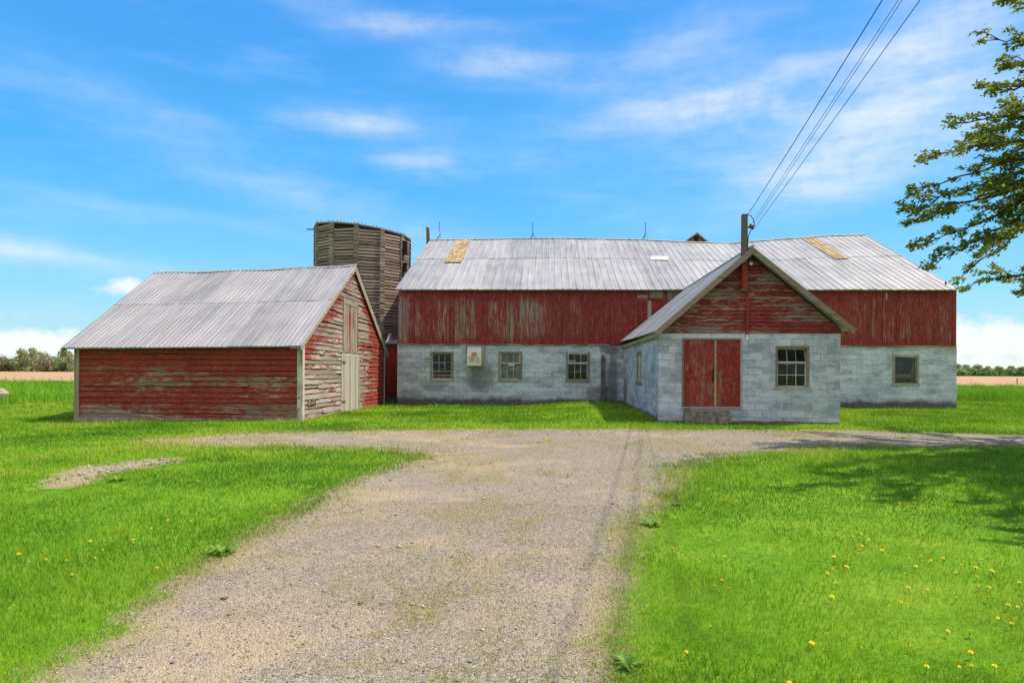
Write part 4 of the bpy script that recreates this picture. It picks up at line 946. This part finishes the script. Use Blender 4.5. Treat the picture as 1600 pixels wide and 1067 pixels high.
# ================================================================== SHED
shed = empty('shed', 'small peeling red clapboard shed with a grey ribbed metal roof', 'shed', (-10.5, 24.5, 0))
sx0, sx1, sy0, sy1 = SHED_X0, SHED_X1, SHED_Y0, SHED_Y1
zl, zr = 2.05, 2.16
eLs = onY(94.7, 543.3, 19.18); eRs = onY(471.5, 540, 19.18); rRs = onX(557.6, 414.6, eRs.x); fRs = onX(607.6, 552, eRs.x)
rLs = onY(241, 426.6, 24.75); rYm = rRs.y
fLs = Vector((eLs.x, fRs.y, fRs.z-.1))
sgs = lambda s: -.03*math.sin(math.pi*s)+.02*math.sin(s*19)
mb = MB(); ribbed(mb, eLs, eRs, rRs, rLs, 50, .013, .26, 8, 5, sgs, .52, .004, .008); ribbed(mb, fLs, fRs, rRs, rLs, 34, .017, .24, 5, 4, sgs)
dd = Vector((.04, .03, 0)); d2 = Vector((-.04, .03, 0))
slab(mb, eLs+dd, eRs+d2, rRs+Vector((-.04, 0, 0)), rLs+Vector((.04, 0, 0)), .03, .012, sgs, 12); slab(mb, fLs-d2, fRs-dd, rRs+Vector((-.04, 0, 0)), rLs+Vector((.04, 0, 0)), .03, .012, sgs, 12)
sroof = mb.build('roof', M_roof_shed, shed)
mb = MB()
for i in range(14):
    p = rLs.lerp(rRs, i/14)+UP*(sgs(i/14)+.035+.008*math.sin(i*5)); q = rLs.lerp(rRs, (i+1)/14)+UP*(sgs((i+1)/14)+.035+.008*math.sin(i*5+5))
    for sg in (-1, 1): d = Vector((0, sg*.13, -.075)); mb.face([p, q, q+d, p+d], .5)
mb.build('ridge_cap', M_roof_shed, sroof)
for a, b, bh in ((eRs, rRs, .13), (fRs, rRs, .26)):
    mb = MB(); mb.beam(a+Vector((-.03, 0, -.02-bh/2)), b+Vector((-.03, 0, -.02-bh/2)), .03, bh); mb.beam(a+Vector((-.20, 0, -.075)), b+Vector((-.20, 0, -.075)), .28, .02); mb.build('barge_board', M_rake, sroof)
mb = MB(); mb.beam(eLs+Vector((.03, 0, -.085)), rLs+Vector((.03, 0, -.085)), .03, .13); mb.beam(fLs+Vector((.03, 0, -.085)), rLs+Vector((.03, 0, -.085)), .03, .13); mb.build('barge_board', M_rake, sroof)
gzs = lambda y: (lerp(eRs.z, rRs.z, (y-eRs.y)/(rRs.y-eRs.y)) if y < rRs.y else lerp(fRs.z, rRs.z, (fRs.y-y)/(fRs.y-rRs.y)))-.075
# front wall
mb = MB()
def flim(z): return (sx0+.02, sx1-.02)
zf = gzs(sy0)+.02
clap(mb, (0, sy0, 0), (1, 0, 0), (0, -1, 0), .02, flim, .158, min(zl, 2.08)+.08, gapz=.014, proud=.042, wob=.010, rag=.009, blen=(1.5, 3.6))
mb.build('front_wall', M_shed_front, shed)
mb = MB(); clap(mb, (0, sy1, 0), (-1, 0, 0), (0, 1, 0), .02, lambda z: (-sx1+.02, -sx0-.02), .158, gzs(sy1)+.02); mb.build('rear_wall', M_shed_front, shed)
# gable with openings
Xg = sx1
gy = lambda px, py: onX(px, py, Xg)
D0, D1 = gy(531.5, 600).y, gy(559.5, 600).y; DT, DB = gy(545, 555).z, gy(545, 645).z
L0, L1 = gy(534.5, 520).y, gy(557.2, 520).y; LT, LB = gy(546, 477).z, gy(546, 552.5).z
def slim(z):
    f = (rRs.y-eRs.y)/(rRs.z-eRs.z); g_ = (fRs.y-rRs.y)/(rRs.z-fRs.z)
    zz = z+.085
    return (max(sy0+.02, rRs.y-(rRs.z-zz)*f), min(sy1-.02, rRs.y+(rRs.z-zz)*g_))
mb = MB(); clap(mb, (Xg, 0, 0), (0, 1, 0), (1, 0, 0), .0, slim, .150, rRs.z-.12, [(D0, D1, DB-.1, DT), (L0, L1, LB, LT)], gapz=.014, proud=.03, wob=.009, rag=.013, blen=(1.0, 3.2))
mb.build('gable_wall', M_shed_gable, shed)
mb = MB(); clap(mb, (sx0, 0, 0), (0, -1, 0), (-1, 0, 0), .0, lambda z: tuple(-q for q in slim(z+.42))[::-1], .150, rRs.z-.7); mb.build('gable_wall', M_shed_front, shed)
mb = MB()
prof = [(sy0+.03, -.12), (sy1-.03, -.12), (sy1-.03, gzs(sy1)), (rRs.y, rRs.z-.17), (sy0+.03, gzs(sy0))]
mb.prism([(sx1-.035, y, z) for y, z in prof], (.03, 0, 0)); mb.prism([(sx0+.005, y, z-(.06 if z < 0 else .40 if z > 3 else .16)) for y, z in prof], (.03, 0, 0))
mb.box((sx0+.035, sy0+.004, -.1), (sx1-.035, sy0+.03, gzs(sy0)-.06)); mb.box((sx0+.035, sy1-.03, -.1), (sx1-.035, sy1-.004, gzs(sy1)-.06)); mb.build('sheathing', M_dark, shed)
for (x, y, ww, hgt) in ((sx1, sy0, 1, zf), (sx0, sy0, -1, zl+.08), (sx1, sy1, 1, gzs(sy1))):
    mb = MB(); sy = -1 if y == sy0 else 1
    mb.box((min(x-ww*.11, x+ww*.045), min(y+sy*.03, y+sy*.05), -.05), (max(x-ww*.11, x+ww*.045), max(y+sy*.03, y+sy*.05), hgt))
    mb.box((min(x+ww*.03, x+ww*.05), min(y-sy*.12, y+sy*.028), -.05), (max(x+ww*.03, x+ww*.05), max(y-sy*.12, y+sy*.028), hgt)); mb.build('corner_board', M_wood_white if ww > 0 else M_wood_z, shed)
mb = MB()
for i in range(12):
    a = lerp(sx0-.03, sx1+.0, i/12); b = lerp(sx0-.03, sx1+.0, (i+1)/12); mb.box((a, sy0-.07-.015*random.random(), -.3), (b-.01, sy0+.0, .02+random.uniform(-.03, .03)))
mb.build('foundation', M_conc, shed)
# doors in the gable
xo = Xg+.035
mb = MB(); vboards(mb, (xo-.02, 0, 0), (0, 1, 0), (1, 0, 0), D0+.10, D1-.07, lambda u: DB-.02, lambda u: DT-.02, (.15, .22), .028, .03, .008); sd_ = mb.build('door', M_wood_door, shed); sd_['label'] = 'bare grey board door'
mb = MB()
mb.box((Xg-.02, D0, DB-.04), (xo+.02, D0+.095, DT+.02), .95); mb.box((Xg-.02, D1-.065, DB-.04), (xo+.03, D1+.0, DT), .1); mb.box((Xg-.02, D0+.095, DT-.018), (xo+.015, D1-.065, DT+.05)); mb.build('door_frame', M_wood_white, shed)
for zz in (lerp(DB, DT, .22), lerp(DB, DT, .88)):
    mb = MB(); mb.beam((xo+.032, D0+.02, zz), (xo+.032, D0+.42, zz-.01), .012, .05, (0, 0, 1)); mb.build('hinge', M_hinge, sd_)
mb = MB(); vboards(mb, (xo-.02, 0, 0), (0, 1, 0), (1, 0, 0), L0+.10, L1-.04, lambda u: LB+.03, lambda u: LT-.02, (.16, .24), .026, .02, .008)
ld = mb.build('loft_door', peel('loft_door_paint', (.27, .05, .042), (.16, .125, .10), (.46, .38, .33), 'z', .45, .2), shed); ld['label'] = 'tall narrow loft door with faded red paint'
mb = MB(); mb.box((Xg, L0, LB-.03), (xo+.02, L0+.095, LT+.16)); mb.box((Xg, L1-.035, LB), (xo+.015, L1+.03, LT+.05)); mb.box((Xg, L0+.095, LT-.015), (xo+.02, L1-.035, LT+.15)); mb.build('loft_door_frame', M_wood_y, shed)
# gnawed hole low on the gable
mb = MB()
for (a, b, c, d) in ((479, 492, 626, 635),):
    p = gy(a, d); q = gy(b, c)
    mb.box((Xg+.028, p.y, p.z), (Xg+.034, q.y, q.z))
hole = mb.build('broken_boards', M_dark, shed)
mb = MB()
for k in range(3): mb = MB(); yy = lerp(gy(481, 630).y, gy(489, 630).y, k/2); mb.beam((Xg+.04, yy, gy(480, 634).z), (Xg+.042, yy+.05, gy(480, 625).z), .01, .07, (0, 1, 0)); mb.build('slat', M_wood_z, hole)

# ================================================================== SILO
SC = Vector((onY(566.5, 450, 38).x, 38., 0)); SR = 2.62
silo = empty('wooden_silo', 'dark many sided wooden silo of stacked boards behind the shed', 'silo', SC)
NS = 12; PH = R(8); row = .165
vt = [Vector((SC.x+SR*math.sin(2*math.pi*k/NS+PH), SC.y-SR*math.cos(2*math.pi*k/NS+PH), 0)) for k in range(NS)]
ztop = lambda p: 9.17-.30*(p.x-SC.x)/SR
wallb = MB()
for k in range(NS):
    a, b = vt[k], vt[(k+1) % NS]; d = (b-a).normalized(); nrm = Vector((d.y, -d.x, 0)); z = .1+(k % 2)*.05
    while z < min(ztop(a), ztop(b))-.03:
        if not (z > 8.6 and random.random() < .12):
            t = random.gauss(0, .008); p = a-d*.0+nrm*t+UP*(z+random.gauss(0, .008)); q = b+nrm*(t+random.gauss(0, .006))+UP*(z+random.gauss(0, .008))
            wallb.beam(p, q, .06, .112)
        z += row
wallb.build('board_wall', M_silo, silo)
mb = MB()
for k in range(NS):
    a, b = vt[k], vt[(k+1) % NS]; a = SC+(a-SC)*.965; b = SC+(b-SC)*.965; a.z = b.z = 0
    za, zb = ztop(a)+.02, ztop(b)+.02; a2 = SC+(a-SC)*.95; b2 = SC+(b-SC)*.95
    mb.hexa([a, b, b2, a2, a+UP*za, b+UP*zb, b2+UP*zb, a2+UP*za])
mb.build('lining', M_silo_in, silo)
for k in range(NS):
    a = vt[k]; nrm = (a-SC).normalized(); tg = Vector((nrm.y, -nrm.x, 0)); mb = MB(); z = .05; i = 0
    while z < ztop(a):
        w = random.uniform(.10, .16); o_ = nrm*random.uniform(.0, .035)
        mb.beam(a+o_-tg*w+UP*(z+.04), a+o_+tg*w+UP*(z+.04+random.gauss(0, .006)), .11, .065); z += row/2; i += 1
    mb.build('corner', M_silo, silo)
mb = MB()
for k in range(NS):
    a, b = vt[k], vt[(k+1) % NS]; mb.beam(a+UP*(ztop(a)+.02), b+UP*(ztop(b)+.02+random.gauss(0, .02)), .12, .07)
    for j in range(7):
        p = a.lerp(b, (j+.5)/7); mb.beam(p+UP*ztop(p), p+UP*(ztop(p)+random.uniform(.08, .2)), .03, .03, (1, 0, 0))
mb.build('rim', M_silo, silo)
mb = MB(); p = onY(479, 358.5, 37.4); q = onY(497, 357, 38); mb.beam(p, q+Vector((1.2, .3, 0)), .05, .07); mb.build('projecting_pole', M_silo, silo)
mb = MB(); p = onY(634, 378, 37.3); q = onY(638, 400, 37.3); mb.box((p.x-.12, 36.95, q.z), (p.x+.14, 37.12, p.z)); mb.build('chute_opening', M_dark, silo); mb = MB(); q2 = onY(636, 425, 37.3); mb.box((p.x-.1, 36.95, q2.z), (p.x+.12, 37.1, q2.z+.45)); mb.build('chute_opening', M_dark, silo)

# ================================================================== FEED ROOM between shed and barn
fr_ = empty('feed_room', 'low dark red feed room squeezed between shed and barn', 'feed room', (-7.8, 30.6, 0))
fx0, fx1, fy0, fy1, fz = -9.2, bl-.02, 30.6, 35.3, 2.58
mb = MB()
vboards(mb, (0, fy0, 0), (1, 0, 0), (0, -1, 0), fx0, fx1, lambda u: .35, lambda u: fz, (.15, .25)); vboards(mb, (fx0, 0, 0), (0, 1, 0), (-1, 0, 0), fy0, fy1, lambda u: .35, lambda u: fz, (.15, .25))
mb.box((fx0+.02, fy0+.01, .35), (fx1, fy1, fz-.02)); mb.build('board_wall', M_red_plain, fr_)
mb = MB(); mb.box((fx0+.03, fy0+.02, -.2), (fx1, fy1, .348)); mb.build('foundation', M_conc_dark, fr_)
mb = MB(); ribbed(mb, (fx0-.1, fy0-.2, fz+.06), (fx1, fy0-.2, fz+.14), (fx1, fy1, fz+.5), (fx0-.1, fy1, fz+.42), 10, .015, .2, 3, 3); slab(mb, (fx0-.08, fy0-.18, fz+.06), (fx1, fy0-.18, fz+.14), (fx1, fy1, fz+.5), (fx0-.08, fy1, fz+.42), .03, .012, n=4); rr = mb.build('roof', M_roof_annex, fr_)
mb = MB(); p = onY(602, 533, 30.3); q = onY(607, 520, 30.3); mb.prism([(p.x, 30.3, p.z-.1), (p.x+.16, 30.3, p.z), (q.x+.04, 30.35, q.z)], (.02, .35, .02)); p = onY(612, 532, 30.3); mb.beam((p.x, 30.3, p.z), (p.x+.3, 30.4, p.z+.06), .25, .012); mb.build('loose_sheet', M_sheet, fr_)

# ================================================================== TREE at the right
TB = Vector((12.6, 14.6, 0))
tree = empty('maple_tree', 'leafy green tree with wind blown branches reaching in beside the barn', 'tree', TB)
r_ = random.Random(5)
trunk = MB()
tp = [TB+Vector((0, 0, -.2)), TB+Vector((0, 0, .4)), TB+Vector((-.05, 0, 2)), TB+Vector((.05, .1, 4)), TB+Vector((-.1, 0, 6.2)), TB+Vector((.1, .1, 8.4)), TB+Vector((0, 0, 10.6))]
trunk.tube(tp, [.42, .33, .28, .24, .19, .13, .05], 12)
trunk.build('trunk', M_bark, tree, True)
def tpos(z):
    for a, b in zip(tp, tp[1:]):
        if a.z <= z <= b.z: return a.lerp(b, (z-a.z)/(b.z-a.z))
    return tp[-1]
limbs = MB(); leaf_c = []; leaf_d = []
def spray(p0, p1, n, spread):
    d = (p1-p0)
    for _ in range(n):
        t = r_.random()**.8; q = p0+d*t+Vector((r_.gauss(0, spread), r_.gauss(0, spread), r_.gauss(0, spread*.6)))
        leaf_c.append(tuple(q)); leaf_d.append(tuple(d.normalized()))
def bough(p0, tip, rad, dens_=1., lift=.5, start=.22, seed=0):
    n = 12; d = tip-p0; L = d.length; pts = []
    for i in range(n+1):
        t = i/n; p = p0+d*t+UP*(lift*math.sin(math.pi*min(1, t*1.0))*(1-t*.3))
        if 0 < i < n: p = p+Vector((r_.gauss(0, .05), r_.gauss(0, .05), r_.gauss(0, .05)))*L/5
        pts.append(p)
    limbs.tube(pts, [lerp(rad, .008, (i/n)**.8) for i in range(n+1)], 6)
    fwd = d.normalized()
    for k in range(int(L*5.5*dens_)):
        t = lerp(start, 1., r_.random()**.75); i = min(n-1, int(t*n)); p = pts[i].lerp(pts[i+1], t*n-i)
        l = lerp(1.3, .35, t)*r_.uniform(.5, 1.2)
        e = (fwd*.9+Vector((-.40, r_.gauss(0, .5), r_.gauss(-.16, .30)))).normalized()*l
        q = p+e; m_ = p.lerp(q, .5)+UP*r_.gauss(.03, .04)
        limbs.tube([p, m_, q], [.012, .008, .004], 4, cap=False)
        spray(m_, q, int(l*48*dens_)+6, .045+.02*l)
        for _ in range(2):
            f = r_.uniform(.3, .9); b = p.lerp(q, f); e2 = (e.normalized()*.8+Vector((-.35, r_.gauss(0, .5), r_.gauss(-.2, .35)))).normalized()*l*r_.uniform(.25, .5)
            limbs.tube([b, b+e2], [.006, .003], 3, cap=False); spray(b+e2*.3, b+e2, int(l*22*dens_)+5, .04)
vis = [((1558, 6), 14.6, 7.6), ((1532, 62), 14.2, 7.0), ((1522, 138), 14., 6.4), ((1474, 196), 13.8, 6.0), ((1446, 246), 13.4, 5.7), ((1500, 215), 14.8, 6.0), ((1562, 105), 15.2, 6.9), ((1578, 175), 13.4, 6.4),
       ((1394, 332), 13.6, 5.6), ((1416, 350), 14.4, 5.5), ((1420, 296), 14.2, 5.7), ((1432, 384), 13.4, 5.5), ((1450, 412), 13.6, 5.4), ((1490, 430), 13., 5.6), ((1512, 398), 14.6, 5.2), ((1475, 330), 15., 5.6), ((1540, 345), 13.6, 5.6), ((1560, 250), 14., 5.9), ((1592, 458), 13.8, 4.6), ((1598, 330), 15., 5.5)]
for (px, dep, z0) in vis:
    tip = atD(px[0]+16, px[1]-3, dep); bough(tpos(z0), tip, .06, .68, .45, .36)
# the rest of the crown, outside the frame
for k in range(34):
    a = r_.uniform(0, 2*math.pi); z0 = r_.uniform(3.0, 8.5); rr_ = r_.uniform(3.2, 5.6)*(1.1-.5*abs((z0-4.5)/6)); rise = r_.uniform(.2, 2.6)
    tip = tpos(z0)+Vector((math.cos(a)*rr_, math.sin(a)*rr_, rise)); 
    if tip.x < 10.4 and tip.y > 12: tip.x = 10.4+r_.random()
    if tip.y < 12.0 and tip.x < tip.y*.80: tip.x = tip.y*.80+.5
    bough(tpos(z0), tip, .08, .8, .4, .25)
for tip in ((7.9, 8.9, 4.2), (8.7, 8.6, 5.2), (8.9, 9.9, 5.6), (9.6, 8.4, 6.4), (10.6, 9.3, 7.), (8.5, 9.6, 4.0), (9.9, 10.9, 5.2), (11.5, 9.0, 6), (9.8, 11.6, 7.2), (10.4, 12.2, 8.4), (9.3, 11., 6.2), (9.0, 10.6, 8.0), (8.3, 9.4, 7.4), (7.6, 8.6, 6.4), (9.9, 11.9, 9.2), (10.2, 12.4, 5.4), (8.8, 10.4, 5.0), (7.8, 9.2, 8.6), (8.2, 8.4, 5.8), (7.9, 7.6, 5.0), (6.7, 6.4, 4.4), (9.2, 8.9, 4.6), (10.2, 10.4, 4.4)):
    bough(tpos(4.5), Vector(tip), .08, .95, .5, .3)
limbs.build('limbs', M_bark, tree)
C = np.array(leaf_c); D = np.array(leaf_d); n = len(C); rr2 = np.random.default_rng(3)
s = .022+.036*rr2.random(n)**1.3; ax1v = D*.7+rr2.normal(0, .55, (n, 3))+np.array([-.35, 0, -.1]); ax1v /= np.linalg.norm(ax1v, axis=1, keepdims=True)
rv = rr2.normal(0, 1, (n, 3)); ax2 = np.cross(ax1v, rv); ax2 /= np.linalg.norm(ax2, axis=1, keepdims=True); nn = np.cross(ax1v, ax2)
V = np.stack([C-ax1v*s[:, None]*.9, C+ax2*s[:, None]*.62+nn*s[:, None]*.12, C+ax1v*s[:, None]*1.05, C-ax2*s[:, None]*.62+nn*s[:, None]*.12], 1)
np_mesh('crown', V.reshape(-1, 3), np.arange(n*4), np.full(n, 4), M_leaf, np.repeat(rr2.random(n), 4), tree)
print('LEAVES', n)

# ================================================================== FAR TREES
def far_tree_mesh(seed, mat, w, h):
    r = np.random.default_rng(seed); nl = 26; cen = []
    for _ in range(nl):
        a = r.random()*6.28; q = r.random()**.6; zz = r.random(); env = np.sin(np.pi*min(1, .18+.8*zz))**.7
        cen.append((math.cos(a)*w*.42*q*env, math.sin(a)*w*.42*q*env, h*(.12+.82*zz), w*(.13+.1*r.random())))
    P_ = []; 
    for (a, b, c, s) in cen:
        m_ = 60; d = r.normal(0, 1, (m_, 3)); d /= np.linalg.norm(d, axis=1, keepdims=True); P_.append(np.array([a, b, c])+d*s*(.6+.5*r.random((m_, 1)))*np.array([1, 1, .85]))
    P_ = np.concatenate(P_); P_[:, 2] = np.maximum(P_[:, 2], .2); n = len(P_); s = .028*w*(.6+.8*r.random(n))+.12; u = r.normal(0, 1, (n, 3)); u /= np.linalg.norm(u, axis=1, keepdims=True); v = np.cross(u, r.normal(0, 1, (n, 3))); v /= np.linalg.norm(v, axis=1, keepdims=True)
    V = np.stack([P_-u*s[:, None], P_+v*s[:, None]*.8, P_+u*s[:, None], P_-v*s[:, None]*.8], 1).reshape(-1, 3)
    return V, np.repeat(r.random(n), 4)
KINDS = []
for i, (mat, w, h, nm) in enumerate([(0, 9, 9, 'far_tree'), (1, 10, 11, 'far_tree'), (2, 9, 8, 'far_tree'), (3, 8, 12, 'far_tree'), (0, 11, 6.5, 'far_tree'), (1, 9, 7, 'far_tree')]):
    e = empty(nm, 'x', 'tree', (0, 0, 0)); V, rn = far_tree_mesh(40+i, FAR[mat], w, h)
    c = np_mesh('crown', V, np.arange(len(V)), np.full(len(V)//4, 4), FAR[mat], rn, e)
    mb = MB(); mb.tube([(0, 0, -.3), (0, 0, h*.3), (.2, .1, h*.7)], [.22, .16, .06], 6); t = mb.build('trunk', M_bark, e); KINDS.append((e, [c, t])) 
used = [False]*6
LK = ['green leafed', 'tall olive', 'low brownish', 'tall pale', 'low green', 'low olive']
def far_tree(kind, loc, sc, rot, where, group, wd=1.):
    src, ch = KINDS[kind]
    if not used[kind]:
        r0 = src; used[kind] = True
    else:
        r0 = src.copy(); COL.objects.link(r0)
        for c in ch:
            d = c.copy(); COL.objects.link(d); d.parent = r0
    r0.location = loc; r0.rotation_euler = (0, 0, rot); r0.scale = (sc*wd, sc*wd, sc); r0['label'] = LK[kind]+' tree in the '+where; r0['group'] = group
    for c in r0.children: c.matrix_parent_inverse = Matrix.Identity(4)
    return r0
q = random.Random(9)
for k in range(58):     # hedgerow at the left
    px = -250+k*6.6+q.uniform(-3, 3); D_ = q.uniform(385, 420); p = atD(px, 580, D_); kind = [4, 0, 2, 1, 4, 3, 5, 0, 2, 4][k % 10]
    env = 1.0+.25*math.exp(-((px-65)/30)**2)
    far_tree(kind, (p.x, p.y, 0), env*q.uniform(.85, 1.15), q.random()*6, 'hedgerow across the field at the left', 'trees of the left hedgerow')
for k in range(60):     # wood at the right
    px = 1470+k*4.4+q.uniform(-3, 3); D_ = q.uniform(500, 560); p = atD(px, 588, D_); kind = [4, 3, 0, 2, 4, 1, 5, 0][k % 8]
    far_tree(kind, (p.x, p.y, 0), q.uniform(.58, .8)*(1+.12*math.sin(px*.03)), q.random()*6, 'distant wood beyond the right field', 'trees of the right wood', 1.6)
# small things in the fields
p = onZ(1589, 601, 0.); mb = MB(); mb.tube([(p.x, p.y, -.1), (p.x+.02, p.y, .5), (p.x, p.y, .95)], [.06, .055, .05], 8); mb.box((p.x-.09, p.y-.05, .60), (p.x+.09, p.y+.05, .66)); tag(mb.build('field_stake', M_wood_dark), 'small dark stake standing alone in the ploughed field', 'stake')
p = onZ(2, 622, -.0); mb = MB(); bm = bmesh.new(); bmesh.ops.create_icosphere(bm, subdivisions=3, radius=.33)
for v in bm.verts: v.co *= 1+.18*math.sin(v.co.x*9+1)*math.cos(v.co.y*8)+.08*math.sin(v.co.z*17)
me = bpy.data.meshes.new('boulder'); bm.to_mesh(me); bm.free(); me.materials.append(simple('pink_granite', (.36, .27, .25), .9)); ob = bpy.data.objects.new('boulder', me); COL.objects.link(ob); ob.location = (p.x, p.y, .14); tag(ob, 'pinkish boulder in the tall grass at the left edge', 'boulder')

# ================================================================== DANDELIONS and WEEDS
mb = MB()
for lay, (rr_, n_, z_, rise) in enumerate(((.017, 16, .040, .002), (.012, 12, .042, .005), (.006, 8, .044, .006))):
    for k in range(n_):
        a = 2*math.pi*(k+.3*lay)/n_; w = .0035; c, s = math.cos(a), math.sin(a)
        mb.face([(0, 0, z_), (c*rr_*.6-s*w, s*rr_*.6+c*w, z_+rise*.7), (c*rr_, s*rr_, z_+rise), (c*rr_*.6+s*w, s*rr_*.6-c*w, z_+rise*.7)], m=0)
mb.tube([(0, 0, .0), (.004, 0, .02), (0, 0, .04)], [.0022, .002, .004], 5, m=1)
d0 = mb.build('dandelion', [M_petal, M_stem])
uR = [(1223, 207), (1250, 225), (1285, 232), (1430, 216), (1448, 222), (1470, 208), (1494, 233), (1570, 230), (1338, 258), (1330, 273), (1254, 272), (1087, 292), (1240, 304), (705, 318), (1174, 346), (1063, 394), (1090, 385), (1113, 406), (699, 400), (645, 410), (502, 432), (987, 380), (1092, 424), (1043, 434), (1010, 458), (1046, 470), (1040, 487), (1008, 500), (1105, 506), (982, 510), (1272, 457), (1241, 465), (1308, 468), (1350, 461), (1476, 464), (1530, 473), (1536, 490), (1255, 486), (1448, 490), (1490, 498), (1506, 507), (1450, 520), (1340, 518), (1588, 540), (1017, 540), (638, 550), (656, 532), (676, 558), (975, 549), (997, 582), (1244, 556), (1298, 560), (1456, 552), (1473, 545), (1388, 585), (1216, 597), (1486, 586), (1550, 608), (1583, 615), (1518, 644), (1452, 637), (1565, 667), (1355, 687), (1428, 692), (626, 678), (935, 719), (1088, 745), (1262, 738), (1434, 752), (1290, 795), (1400, 800), (1440, 803), (1506, 797), (865, 848), (545, 752), (668, 457), (1160, 436), (1400, 480), (1390, 507), (1236, 512)]
uL = [(88, 290), (110, 286), (100, 336), (60, 375), (26, 388), (62, 447), (140, 467), (205, 470), (226, 514), (290, 464), (318, 438), (374, 426), (420, 404), (418, 415), (280, 408), (476, 370), (530, 341), (586, 350), (600, 348), (522, 403), (480, 490), (735, 332), (592, 237), (390, 247), (616, 222), (690, 365), (790, 290), (310, 470)]
pts = [(800+u/2, 640+v/2, 'R') for u, v in uR]+[(u/2, 640+v/2, 'L') for u, v in uL]
q = random.Random(21); first = True
for (px, py, side) in pts:
    p = onZ(px, py, .045); o_ = d0 if first else d0.copy()
    if not first: COL.objects.link(o_)
    first = False; sc = q.choice([.5, .6, .7, .8, .95])
    o_.location = (p.x, p.y, 0); o_.rotation_euler = (q.gauss(.15, .2), q.gauss(0, .2), q.random()*6); o_.scale = (sc, sc, q.uniform(1., 1.2))
    if side == 'R': tag(o_, 'yellow dandelion flower in the lawn right of the drive', 'dandelion', 'dandelions in the right lawn')
    else: tag(o_, 'yellow dandelion flower in the lawn left of the drive', 'dandelion', 'dandelions in the left lawn')
def weed(px, py, size, label, nleaf=60):
    p = onZ(px, py); mb = MB(); q = random.Random(px)
    for k in range(nleaf):
        a = q.random()*6.28; l = size*q.uniform(.4, 1.)*.75; up = q.uniform(.1, .7); w = l*.11; c, s = math.cos(a), math.sin(a)
        P3 = [Vector((p.x+c*l*t, p.y+s*l*t, l*up*math.sin(t*2.2)*.8)) for t in (0, .5, 1.)]; sd3 = Vector((-s, c, 0))*w
        mb.face([P3[0], P3[1]+sd3, P3[2], P3[1]-sd3])
    tag(mb.build('weed', M_weed), label, 'weed', 'weeds at the edge of the drive')
weed(1017, 822, .17, 'dark leafy weed midway along the right edge of the drive')
weed(978, 1042, .15, 'dark leafy weed nearest the camera on the right edge of the drive', 34)
weed(1057, 790, .12, 'small dark weed beside the brown bare spot on the right edge')
weed(345, 866, .2, 'broad leafy weed on the left edge of the drive')
weed(182, 752, .22, 'pale weed growing over the bare soil patch')
